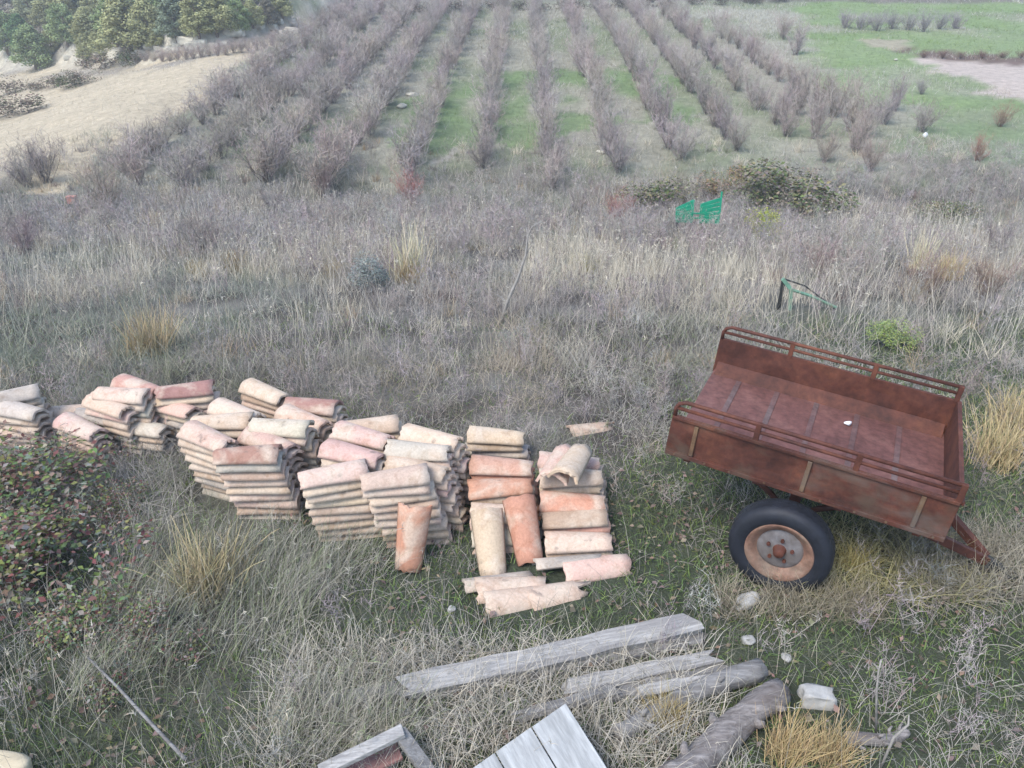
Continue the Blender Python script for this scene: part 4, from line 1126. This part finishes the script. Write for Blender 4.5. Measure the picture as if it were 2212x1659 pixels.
# ------------------------------------------------------------------ bare orchard shrubs
def shrub_mesh(seed, H=1.2, R=.60, stems=20, col=(0.35, 0.305, 0.262), tw=.9, dense=1.5):
    global rng
    keep = rng; rng = np.random.default_rng(seed)
    P = Plant()
    for i in range(stems):
        az = rng.uniform(0, 6.283); el = rng.uniform(R_(46), R_(88)); L = H * rng.uniform(.55, 1.1)
        b = np.array([*(rng.normal(size=2) * .07), -0.05]); c = jit(col, .2)
        d = np.array([math.cos(az) * math.cos(el) * R / .62, math.sin(az) * math.cos(el) * R / .62, math.sin(el)])
        u = np.linspace(0, 1, 6)[:, None]; pts = b + d * L * u; pts[:, 2] += .10 * L * u[:, 0] ** 2; pts[1:] += rng.normal(size=(5, 3)) * .02
        P.ribbon(pts, .020 * tw, c * .55); P.ribbon(pts, .020 * tw, c * .55)
        for k in range(int(13 * dense)):
            t = rng.uniform(.12, 1) ** .8; q = pts[0] + (pts[-1] - pts[0]) * t; q[2] = np.interp(t, np.linspace(0, 1, 6), pts[:, 2])
            a2 = az + rng.normal() * 1.6; l2 = L * rng.uniform(.16, .40)
            br = blade_pts(q, a2, rng.uniform(.2, 1.35), l2, -.05, 3); P.ribbon(br, .010 * tw, c)
            for _ in range(4):
                q2 = br[0] + (br[-1] - br[0]) * rng.uniform(.2, 1); P.ribbon(blade_pts(q2, rng.uniform(0, 6.28), rng.uniform(.3, 1.4), l2 * rng.uniform(.3, .8), 0, 2), .0085 * tw, jit(c, .15))
    me = P.mesh('shrub', VEG_O); rng = keep; return me
SHRUBS = [shrub_mesh(200 + i) for i in range(7)]

def put(name, me, loc, rz, s, label, cat, group=None, color=(1, 1, 1, 1), sz=None):
    o = bpy.data.objects.new(name, me); C.objects.link(o); o.location = loc; o.rotation_euler.z = rz
    o.scale = (s, s, s * (sz or 1)); o.color = color; return tag(o, label, cat, group)

def visible(x, y, margin=0.06):
    return abs(x) < (0.64 + margin) * (y * .887 + (CAM_H - gz(x, y)) * .46) + .3
NROW = 13
for r in range(1, NROW):
    kx = r - 7
    near = {0: 24.5, 1: 23.5, 2: 22.5, 3: 22.5, 4: 22.0, 5: 22.5, 6: 23.8, 7: 22.3, 8: 24.0, 9: 25.0, 10: 26.0, 11: 28.0, 12: 31.0}[r]
    i = 0; yy = near
    while yy < 60.5:
        xx = 1.18 + 2.0 * kx + 0.0145 * (yy - 33)
        xj, yj = xx + random.uniform(-.16, .16), yy + random.uniform(-.25, .25)
        if yj < float(np.interp(xj, BX, BY)) - .3 and not (r >= 11 and yy > 56) and not (r == 12 and yy > 50) and visible(xj, yj):
            s = random.uniform(.8, 1.18) * (1.0 if yy > 25 else 1.05)
            g_ = random.uniform(.85, 1.2); lb = 'bare grey orchard shrub, %s from the near end of the %s row from left' % (ORD[i], ORD[r - 1])
            ob = put('orchard_shrub', random.choice(SHRUBS), (xj, yj, gz(xj, yj)), random.choice((0, math.pi)) + random.uniform(-.35, .35), s, lb, 'shrub', 'bare shrubs in the orchard rows', (g_, g_ * random.uniform(.95, 1), g_ * random.uniform(.95, 1.04), 1))
            ob.scale = (s * (1.12 if r < 5 else .80), s * 1.75, s * (.8 if r == 1 else .95 if r < 5 else .88))
            i += 1
        yy += 1.62 if r > 4 else 1.4

# loose shrubs: (picture point of the foot, height in m, tint, label)
LOOSE = [
 ((1850, 330), 1.2, (1, .95, .95), 'big bare grey shrub right of the orchard rows'), ((1760, 300), 1.3, (1, .96, .98), 'wide bare shrub just left of the biggest loose shrub'),
 ((1880, 370), 1.0, (.95, .85, .85), 'brownish bare shrub below the big loose shrub'), ((1690, 265), 1.1, (.95, .9, .95), 'bare shrub at the near end of the rightmost orchard row'),
 ((1990, 285), 1.0, (.9, .9, .95), 'bare shrub standing left of the white scrap on the meadow'), ((1910, 270), 1.0, (.9, .9, 1), 'slim bare shrub on the meadow edge left of the scrap'),
 ((1715, 195), .9, (.9, .8, .75), 'rust-based bare shrub at the edge of the green meadow'), ((2160, 275), .75, (.85, .65, .55), 'low reddish-brown shrub on the right meadow'),
 ((2110, 350), .7, (.95, .65, .55), 'rusty brown shrub mound on the right slope'), ((1990, 205), .6, (.85, .85, .95), 'small grey shrub below the sandy patch'),
 ((1720, 120), 1.3, (.95, .95, 1), 'grey shrub clump at the meadow corner below the track'), ((1690, 85), 1.2, (.95, .9, .9), 'grey shrub clump above the meadow corner'),
 ((100, 395), 1.2, (.85, .82, .85), 'bare shrub at the near corner of the pale field'), ((60, 405), .9, (.8, .8, .85), 'small bare shrub beside the pale field corner'),
 ((235, 455), 1.25, (.95, .88, .85), 'tall open-stemmed bare shrub left of the orchard'), ((600, 480), .9, (.85, .85, .9), 'low grey shrub on the slope below the orchard rows'),
 ((450, 560), .75, (.75, .7, .75), 'dark mauve shrub among the straw tufts'), ((60, 560), .7, (.8, .75, .8), 'dark twiggy shrub at the left edge of the slope'),
 ((890, 440), .8, (1.1, .62, .60), 'reddish twiggy shrub below the orchard rows'), ((1330, 490), .75, (1.0, .6, .58), 'reddish twiggy shrub left of the green rack'),
 ((1480, 460), .9, (.85, .85, .75), 'grey shrub behind the green rack'), ((1770, 600), .55, (.85, .7, .75), 'mauve shrub beyond the faded green frame'),
 ((2150, 560), .7, (.8, .78, .85), 'grey twiggy shrub at the right edge of the slope'), ((1250, 470), .7, (.9, .85, .9), 'grey shrub mound between red shrubs and sapling'),
 ((700, 430), .9, (.95, .85, .82), 'brown-grey shrub at the foot of the left rows'), ((300, 400), 1.0, (.9, .85, .88), 'grey shrub in the left corner of the orchard'),
 ((1800, 255), 1.5, (1, .96, .96), 'tallest bare shrub in the loose clump right of the rows'), ((1840, 285), 1.4, (1, .95, .94), 'bare shrub in the middle of the loose clump'), ((1720, 250), 1.2, (.98, .95, .96), 'bare shrub at the left end of the loose clump'),
 ((1870, 300), 1.3, (.97, .94, .96), 'bare shrub at the right end of the loose clump'), ((1780, 350), 1.0, (.95, .9, .88), 'brown-grey shrub in front of the loose clump'), ((1930, 240), 1.1, (.92, .92, .98), 'grey shrub behind the slim meadow-edge shrub'),
 ((2000, 640), .5, (.72, .6, .55), 'dark brown weed mound right of the green frame'), ((2120, 650), .5, (.70, .58, .52), 'dark brown weed mound at the right edge'),
]
for i, (px_, H_, t_, lb) in enumerate(LOOSE):
    p = G(*px_); put('bare_shrub', SHRUBS[i % 7], p, i * 1.7, H_ / 1.25, lb, 'shrub', None, (*t_, 1))
for i, px in enumerate(range(1825, 2090, 34)):
    p = G(px, 62 + (i % 3) * 3); put('ditch_shrub', SHRUBS[(i + 3) % 7], p, i, 1.0, 'blue-grey shrub in the ditch line across the meadow, %s from left' % ORD[i], 'shrub', 'shrubs along the meadow ditch', (.85, .88, 1.0, 1), .7)
for i, px in enumerate((1995, 2035, 2075, 2120, 2165, 2205)):
    p = G(px, 126); put('bank_shrub', SHRUBS[i % 7], p, i * 2, .42, 'low dark brown growth on the bank above the sand, %s from left' % ORD[i], 'shrub', 'brown growth on the sand bank', (.5, .36, .32, 1), .6)

# ------------------------------------------------------------------ leafy shrubs
def leafy_mesh(seed, H, R, n, cols, leaf=(.03, .05), stems=18, flat=.8, hollow=.5, stemcol=(.16, .11, .10)):
    global rng
    keep = rng; rng = np.random.default_rng(seed); P = Plant()
    for _ in range(stems):
        az = rng.uniform(0, 6.28); pts = blade_pts(np.array([*(rng.normal(size=2) * R * .35), -.03]), az, rng.uniform(.6, 1.4), H * rng.uniform(.8, 1.3), .45, 6)
        P.ribbon(pts, .009, jit(stemcol, .3))
    lob = [(rng.normal(size=3) * np.array([R * .5, R * .5, H * .18]) + np.array([0, 0, H * .5]), rng.uniform(.45, .8)) for _ in range(9)]
    for _ in range(n):
        c, k = lob[rng.integers(0, 9)]
        d = rng.normal(size=3); d /= np.linalg.norm(d)
        p = c + d * np.array([R, R, H * .55]) * k * rng.uniform(hollow, 1.0)
        if p[2] < .01: p[2] = rng.uniform(.01, .1)
        az = rng.uniform(0, 6.28); dd = np.array([math.cos(az), math.sin(az), rng.uniform(-.5, .6)]); nn = d * .6 + np.array([0, 0, 1]) + rng.normal(size=3) * .4
        L = rng.uniform(*leaf); P.leaf(p, dd, nn, L, L * rng.uniform(.45, .7), jit(cols[rng.integers(0, len(cols))], .25))
    me = P.mesh('leafy', VEG_O); rng = keep; return me
BR_COLS = [(.09, .135, .06), (.11, .155, .065), (.15, .19, .06), (.19, .13, .10), (.24, .17, .13), (.14, .18, .125), (.22, .23, .09), (.26, .24, .19), (.15, .07, .06), (.12, .075, .06)]
BRAM = [leafy_mesh(300 + i, .55, .5, 1500, BR_COLS, (.035, .065)) for i in range(3)]
BRAM_P = [((50, 1070), .8, 'tall bramble clump hiding the leftmost tiles'), ((215, 985), .5, 'bramble clump below the second tile pile'), ((40, 1150), 1.1, 'thick bramble clump at the left picture edge'),
          ((110, 1240), .9, 'bramble clump with dark leaves below the left-edge clump'), ((60, 1330), 1.0, 'bramble clump lowest on the left edge'), ((250, 1110), .4, 'small bramble tuft between the clumps and the third pile'),
          ((200, 1380), .6, 'bramble clump beside the fallen grey stick'), ((330, 1420), .5, 'small rusty-leaved bramble near the fallen stick')]
for i, (q, s, lb) in enumerate(BRAM_P):
    p = G(*q); put('bramble', BRAM[i % 3], p, i * 2.1, s * .92, lb, 'bramble', 'brambles on the left', (1, .92 if i % 2 else 1, 1, 1))
THK = [leafy_mesh(340 + i, .9, .9, 2600, [(.085, .12, .05), (.12, .15, .06), (.15, .16, .08), (.20, .16, .12), (.22, .20, .10), (.24, .21, .18)], (.06, .11), 40) for i in range(2)]
for i, (q, s, lb) in enumerate([((1735, 462), 1.3, 'large dark green bramble thicket behind the yellow-green bush'), ((1630, 448), 1.0, 'smaller bramble thicket left of the large thicket'), ((1410, 455), .95, 'dull green thicket above the green rack'),
                                ((2040, 480), .6, 'low green thicket on the right slope'), ((1560, 420), .7, 'brownish bramble thicket at the field edge')]):
    p = G(*q); put('thicket', THK[i % 2], p, i, s, lb, 'thicket', None, (1, 1, 1, 1) if i < 4 else (1.3, 1.0, .9, 1))
YG = leafy_mesh(360, .6, .32, 2600, [(.30, .33, .04), (.36, .36, .06), (.24, .30, .05)], (.03, .05), 14)
for i, (q, s, lb) in enumerate([((1652, 515), 1.0, 'bright yellow-green bush in front of the bramble thicket'), ((1920, 748), .5, 'pale yellow-green bush behind the trailer'), ((1690, 525), .45, 'little yellow-green sprout right of the bright bush')]):
    p = G(*q); put('yellow_green_bush', YG, p, i, s, lb, 'bush', None, (1, 1, 1, 1) if i != 1 else (.85, .95, 2.2, 1))
SG = leafy_mesh(370, .55, .30, 3000, [(.20, .225, .20), (.23, .25, .225), (.17, .19, .175)], (.025, .04), 10, hollow=.75)
p = G(800, 632); put('sage_bush', SG, p, 0, .8, 'rounded blue-green bush beside the tallest straw tussock', 'bush')

# ------------------------------------------------------------------ big straw tussocks
def tussock_mesh(seed, H, R, n, col, w=.008, spread=(R_(50), R_(88))):
    global rng
    keep = rng; rng = np.random.default_rng(seed); P = Plant()
    for _ in range(n):
        b = np.array([*(rng.normal(size=2) * R * .35), -.02]); P.ribbon(blade_pts(b, rng.uniform(0, 6.28), rng.uniform(*spread), H * rng.uniform(.45, 1.05), rng.uniform(.02, .3), 5), w, jit(col, .22))
    me = P.mesh('tussock', VEG_O); rng = keep; return me
TUS = [tussock_mesh(400 + i, .62, .30, 330, (.42, .35, .22)) for i in range(3)]
TUS_T = tussock_mesh(410, 1.0, .30, 170, (.62, .55, .36), .012, (R_(68), R_(88)))
for i, (q, s, c_, lb) in enumerate([((330, 760), 1.0, (.95, .9, .82), 'large tawny grass tussock above the tile piles on the left'), ((505, 585), .7, (1.05, .95, .75), 'ochre grass tuft among the straw on the left slope'),
                     ((420, 590), .45, (1.1, 1, .8), 'small ochre grass tuft left of the mauve shrub'), ((330, 500), 1.0, (.95, .92, .95), 'pale grass tussock below the left orchard corner'),
                     ((880, 612), .75, (.85, .72, .55), 'tawny base tuft under the tallest straw tussock'), ((1270, 590), .7, (.95, 1.0, .75), 'greenish straw tuft left of the green rack'),
                     ((2150, 1000), .95, (1.2, 1.15, 1.0), 'pale straw tussock right of the trailer front'), ((2190, 930), .85, (1.15, 1.1, .95), 'pale straw tussock behind the trailer front corner'),
                     ((450, 1275), .95, (1.05, 1.05, .95), 'pale arching grass tussock in front of the third tile pile'), ((1700, 1640), .55, (1.15, 1.03, .84), 'golden straw heap in front of the stone block'),
                     ((1790, 1640), .5, (1.12, 1.02, .86), 'golden straw heap right of the thick log'), ((1440, 1560), .42, (1.05, 1.0, .75), 'yellow straw tuft left of the thick log'),
                     ((2050, 600), .8, (1.2, 1.15, 1.0), 'whitish straw tussock on the right slope'), ((720, 600), .6, (1.05, .98, .85), 'straw tuft left of the blue-green bush'), ((1840, 1230), .42, (.95, .95, .6), 'yellowish grass tuft growing behind the trailer wheel'),
                     ((1760, 1250), .36, (.95, .88, .7), 'dry grass tuft against the near trailer wheel')]):
    p = G(*q); put('grass_tussock', TUS[i % 3], p, i, s, lb, 'grass tussock', 'big grass tussocks', (*c_, 1))
p = G(890, 605); put('grass_tussock', TUS_T, p, 0, 1.0, 'tallest pale straw tussock with upright stalks in mid slope', 'grass tussock', 'big grass tussocks')
p = G(1985, 580); put('grass_tussock', TUS_T, p, 2, .75, 'upright whitish reed stalks on the right slope', 'grass tussock', 'big grass tussocks', (1.05, 1.05, 1.1, 1))

# ------------------------------------------------------------------ sticks and the dead sapling
def sprig(name, pix, rads, label, cat, mat=M_BRANCH, twigs=()):
    """pix: (px, py, metres above ground at the foot); all points in the vertical plane through the foot"""
    base = G(pix[0][0], pix[0][1])
    pts = [base - Vector((0, 0, .05))]
    for px, py in pix[1:]:
        r = _c(px, py); t = base.y / r[1]; pts.append(Vector((r[0] * t, base.y + 0.02 * len(pts), CAM_H + r[2] * t)))
    e = empty(name, base); tag(e, label, cat)
    m = MB(); m.tube([p - base for p in pts], rads, 7); m.build('stem', mat, e, smooth=True)
    for (i, dx, dz, r_) in twigs:
        m = MB(); a = pts[i] - base; m.tube([a, a + Vector((dx * .5, 0.03, dz * .6)), a + Vector((dx, .02, dz))], [r_, r_ * .8, r_ * .4], 5); m.build('twig', mat, e)
    return e
sprig('dead_sapling', [(1080, 700), (1095, 655), (1118, 605), (1136, 555), (1140, 515), (1150, 495), (1178, 482)], [.022, .02, .017, .013, .010, .008, .004], 'leaning dead sapling rising from the middle slope', 'sapling', twigs=((4, -.02, .14, .008), (2, -.14, .12, .008), (3, .10, .14, .007), (1, -.15, .1, .009)))
sprig('dry_cane', [(1725, 470), (1738, 430), (1758, 372)], [.016, .014, .008], 'pale dry cane leaning against the large bramble thicket', 'cane')
sprig('dead_weed', [(1895, 1590), (1897, 1500), (1905, 1460), (1915, 1446)], [.007, .006, .005, .003], 'thin white forked stem right of the stone block', 'weed', twigs=((2, .03, .06, .004), (2, -.03, .02, .003)))
sprig('dead_weed', [(1900, 1660), (1935, 1600), (1970, 1580), (1975, 1566)], [.008, .007, .006, .003], 'thin pale bent stem near the bottom right', 'weed', twigs=((1, .05, -.02, .004),))
sprig('dry_cane', [(1840, 210), (1842, 204)], [.01, .01], 'short thin stake standing on the meadow', 'cane') if False else None
a0, b0 = at_z(190, 1420, .16), at_z(400, 1640, .12)
m = MB(); m.tube([a0, a0.lerp(b0, .35) + Vector((0, 0, .015)), a0.lerp(b0, .7), b0], [.006, .008, .009, .010], 7)
tag(m.build('stick', M_WOOD2, smooth=True), 'long fallen grey stick in the grass at lower left', 'stick')
a0, b0 = at_z(1400, 1478, .2), at_z(1400, 1478, .2)

# ------------------------------------------------------------------ odds and ends on the slope
p = G(1998, 296); stone('litter_scrap', p, (.16, .12, .16), 61, 'white scrap on the meadow beside a bare shrub', 'litter', M_WHITE, sink=.1)
p = G(158, 440); m = MB(); m.box((0, 0, .09), (.22, .14, .16)); m.box((0, 0, .185), (.24, .16, .03))
o = m.build('box_scrap', mat_plain('faded_red_box', (.45, .22, .17), .8, .2, 8), bevel=.01); o.location = p; tag(o, 'small faded red box lying on the far left slope', 'box')
for i, (px, py, d, lb) in enumerate([(2075, 64, .5, 'flat pale stone on the upper right meadow'), (1935, 130, .22, 'small pale stone at the sand patch tip'), (1174, 598, .14, 'white stone in the straw right of the sapling'),
                                 (890, 208, .5, 'pale earth lump beside the green strip, upper one'), (868, 232, .45, 'pale earth lump beside the green strip, lower one'), (940, 188, .35, 'pale earth lump between two orchard rows'), (1300, 330, .3, 'pale stone at the near end of the middle orchard row')]):
    p = G(px, py); stone('fieldstone', p, (d, d * .7, d * .4), 71 + i, lb, 'stone', M_ROCK if i != 2 else M_STONE, rz=i, sink=.25)

# rocks of the white bank
def bank_pt(x): 
    return Vector((x, float(np.interp(x, BX, BY)), 0))
rk = [stone_mesh('bank_rock', (1, .6, .6), 500 + i, M_ROCK, sub=2, flat=.34, rough=.2) for i in range(5)]
n_ = 0
for px in list(range(-20, 60, 22)) + list(range(150, 240, 18)) + list(range(262, 640, 15)):
    b = G(px, np.interp(px, [-20, 130, 270, 420, 560, 640], [150, 146, 141, 123, 103, 72]))
    x_ = b.x + random.uniform(-.2, .2); y_ = float(np.interp(x_, BX, BY)) + random.uniform(.4, .9) if b.x < -12.6 else b.y + .5
    o = bpy.data.objects.new('bank_rock', random.choice(rk)); C.objects.link(o)
    s = random.uniform(.5, 1.05); o.location = (x_, y_, gz(x_, y_) + .02 * s); o.scale = (s * 1.5, s, s); o.rotation_euler.z = random.uniform(-.5, .5)
    n_ += 1
    tag(o, 'white rock in the stony bank below the pines, %s from left' % ORD[n_ - 1] if n_ <= 39 else 'white rock at the far end of the stony bank', 'rock', 'rocks of the white bank')

# dark hedge mounds on the terrace at the head of the rows and strips in the pale field
HED = [leafy_mesh(600 + i, .9, .8, 700, [(.09, .085, .06), (.12, .10, .075), (.08, .10, .05), (.14, .11, .09)], (.08, .14), 20) for i in range(3)]
hp = [(905, 26), (945, 26), (985, 25), (1030, 25), (1075, 24), (1120, 22), (1165, 22), (1210, 21), (1255, 20), (1300, 18), (1345, 17), (1390, 16), (1440, 14), (1500, 12), (1560, 10), (1620, 8), (1680, 6)]
for i, q in enumerate(hp):
    p = G(*q); put('hedge_bush', HED[i % 3], p, i * 1.3, random.uniform(.75, 1.1), 'dark hedge bush at the head of the orchard rows, %s from left' % ORD[i], 'bush', 'hedge at the head of the orchard', (.9, .8, .85, 1), .8)
for i, (q, s, lb) in enumerate([((20, 200), 1.3, 'dark brown bush on the pale terraces at the left edge'), ((47, 246), 1.3, 'brown bush line end on the lower pale terrace'), ((15, 252), 1.1, 'brown bush at the left end of the lower terrace'), ((150, 186), 1.1, 'dark green bush on the upper pale terrace'),
                                ((110, 190), .9, 'low grey bush left of the dark terrace bush'), ((185, 180), .9, 'low grey bush right of the dark terrace bush'), ((75, 194), .8, 'small grey bush on the upper terrace edge'), ((270, 143), 1.3, 'dark green bush at the foot of the white bank'), ((235, 146), 1.2, 'dull green bush left of the bank-foot bush'), ((195, 147), 1.2, 'olive bush under the pines by the bank')]):
    p = G(*q); put('terrace_bush', HED[i % 3], p, i * 2.3, s, lb, 'bush', 'bushes on the pale terraces', (1.2, 1.1, 1.1, 1) if i not in (3, 7) else (.8, 1.0, .7, 1), .75)
for i, px in enumerate(range(300, 640, 17)):
    p = G(px, np.interp(px, [300, 420, 560, 640], [140, 127, 109, 80])); put('bank_shrub', SHRUBS[i % 7], p, i, .62, 'grey bare growth along the foot of the white bank, %s from left' % ORD[i], 'shrub', 'shrubs at the foot of the white bank', (1.05, 1.0, 1.02, 1), .8)

# ------------------------------------------------------------------ pine wood on the far slope
def crown_mesh(seed, kind):
    global rng
    keep = rng; rng = np.random.default_rng(seed); P = Plant()
    nl = 34
    for i in range(nl):
        t = (i + .5) / nl; zc = .14 + .78 * t
        prof = (math.sin(min(1, (1 - t) * 1.6) * math.pi / 2) * .33 if kind == 0 else (.34 * math.sqrt(max(0, 1 - (2 * t - .75) ** 2 * .55))))
        az = i * 2.4 + rng.uniform(-.4, .4); rr = prof * rng.uniform(.35, .8)
        c = np.array([math.cos(az) * rr, math.sin(az) * rr, zc]); lr = rng.uniform(.09, .15) * (1.15 - .4 * t)
        shade = rng.uniform(.82, 1.18)
        for _ in range(230):
            d = rng.normal(size=3); d /= np.linalg.norm(d)
            p = c + d * lr * rng.uniform(.45, 1.05) * np.array([1, 1, .8])
            u = rng.normal(size=3); u /= np.linalg.norm(u); v = np.cross(u, d); v /= (np.linalg.norm(v) + 1e-9)
            s = rng.uniform(.008, .016)
            P.quad(p, u * s, v * s * .6, np.array([1, 1, 1]) * shade * rng.uniform(.8, 1.2))
    me = P.mesh('crown', VEG_O); rng = keep; return me
CROWN = [crown_mesh(700 + i, i % 2) for i in range(5)]
def trunk_mesh(seed):
    r = random.Random(seed); m = MB(); x = r.uniform(-.02, .02)
    m.tube([(0, 0, -.05), (x * .5, 0, .3), (x, .01, .6), (x * 1.2, .01, .92)], [.026, .02, .013, .004], 7)
    for k in range(6):
        a = k * 2.4; z = .28 + k * .09; m.tube([(x * z, 0, z), (math.cos(a) * .2 + x * z, math.sin(a) * .2, z + .06)], [.009, .003], 5)
    return m.mesh('trunk', M_TRUNK)
TRUNK = [trunk_mesh(i) for i in range(3)]
PGREEN, PYEL, PDK = (.23, .29, .13), (.31, .315, .15), (.19, .23, .15)
def pine(loc, H, col, k, label, wide=1.0):
    e = empty('pine_tree', loc, Euler((0, 0, k * 1.9))); e.scale = (H * wide, H * wide, H)
    t = bpy.data.objects.new('trunk', TRUNK[k % 3]); C.objects.link(t); t.parent = e
    c = bpy.data.objects.new('crown', CROWN[k % 5]); C.objects.link(c); c.parent = e; c.color = (*col, 1)
    return tag(e, label, 'pine tree', 'pines on the far slope')
FRONT = [((80, 152), 82, PGREEN, 'bright green rounded pine standing foremost by the white bank', 1.15), ((18, 118), 75, PGREEN, 'green pine at the left picture edge', 1.0), ((52, 105), 62, (.10, .17, .07), 'bluish green pine beside the left-edge pine', 1.0),
         ((147, 100), 74, PGREEN, 'green pine behind the foremost pine', 1.0), ((196, 96), 66, PYEL, 'yellow-green pine left of the widest pine', 1.1), ((190, 132), 50, PYEL, 'small olive pine at the bank left of the dark bush', 1.0), ((218, 122), 42, PYEL, 'smaller olive pine right of its twin at the bank', 1.0),
         ((285, 122), 112, PYEL, 'widest yellow-green pine in the front of the wood', 1.2), ((255, 98), 88, PGREEN, 'green pine behind the widest pine', 1.0), ((325, 96), 84, PYEL, 'yellow-green pine right of the widest pine', 1.0),
         ((385, 92), 84, PDK, 'dark pine in the middle of the wood front', 1.1), ((432, 88), 78, PYEL, 'olive pine right of the dark middle pine', 1.1), ((470, 80), 82, PYEL, 'tall olive pine near the bend of the bank', 1.1), ((516, 72), 62, PGREEN, 'green pine near the bend of the bank', 1.0),
         ((548, 66), 52, PYEL, 'olive pine close to the track bend', 1.1), ((580, 58), 46, (.15, .14, .10), 'brownish pine close to the track bend', 1.2), ((612, 46), 52, PYEL, 'last olive pine before the white stones', 1.0), ((340, 105), 34, PYEL, 'little yellow pine at the bank foot', 1.2), ((115, 118), 44, PYEL, 'little olive pine right of the foremost pine', 1.1)]
for i, (q, hpx, col, lb, wd) in enumerate(FRONT):
    p = G(*q); dep = p.y * .887 + (CAM_H - p.z) * .4617; pine(p, hpx / FOCAL * dep * 1.15, col, i, lb, wd * 1.4)
rr_ = random.Random(5); cnt = 0
for row, (py, step, h) in enumerate([(62, 44, 85), (34, 46, 85), (8, 48, 80), (-18, 52, 80), (-40, 56, 80)]):
    n_ = 0
    for px in range(-60, 720 - row * 6, step):
        p = G(px + rr_.uniform(-14, 14) + row * 13, py + rr_.uniform(-6, 6))
        if p.x > -9.5 or p.y < float(np.interp(p.x, BX, BY)) + 3: continue
        dep = p.y * .887 + (CAM_H - p.z) * .4617
        col = rr_.choice([PGREEN, PYEL, PDK, (.29, .31, .17), (.29, .26, .20)])
        pine(p, min(9.0, rr_.uniform(.8, 1.15) * h / FOCAL * dep), col, cnt, 'pine deeper in the wood, %s from left in the %s row behind the front' % (ORD[n_], ORD[row]), rr_.uniform(1.1, 1.5)); n_ += 1; cnt += 1
# undergrowth of the wood
x = rng.uniform(-75, -6.5, 11000); y = rng.uniform(40, 135, 11000); d = y - np.interp(x, BX, BY)
k = (d > 2.0) & (d < 60); x, y = x[k], y[k]
t = np.array([.17, .165, .10])[None] * rng.uniform(.6, 1.4, (len(x), 1)) * rng.uniform(.85, 1.15, (len(x), 3))
scatter('undergrowth', TUFT, pts3(x, y), rng.uniform(0, 6.28, len(x)), rng.uniform(1.0, 2.2, len(x)), t, 'dull olive undergrowth between the pines', 'undergrowth')
# ------------------------------------------------------------------ air: thin dusk haze around camera and scene
m = MB(); m.box((0, 280, 8), (1000, 760, 60)); hzo = m.build('haze', M_WHITE)
hm = bpy.data.materials.new('pale_air'); hm.use_nodes = True; hn = hm.node_tree.nodes; hn.clear()
ho = hn.new('ShaderNodeOutputMaterial'); pv = hn.new('ShaderNodeVolumePrincipled'); hm.node_tree.links.new(pv.outputs[0], ho.inputs['Volume'])
pv.inputs['Color'].default_value = (.93, .96, 1.0, 1); pv.inputs['Density'].default_value = 0.002; pv.inputs['Anisotropy'].default_value = 0.2
hzo.data.materials.clear(); hzo.data.materials.append(hm)
tag(hzo, 'thin pale haze over the fields', 'haze', kind='stuff')
scene.cycles.volume_bounces = 1
print('objects', len(scene.objects))
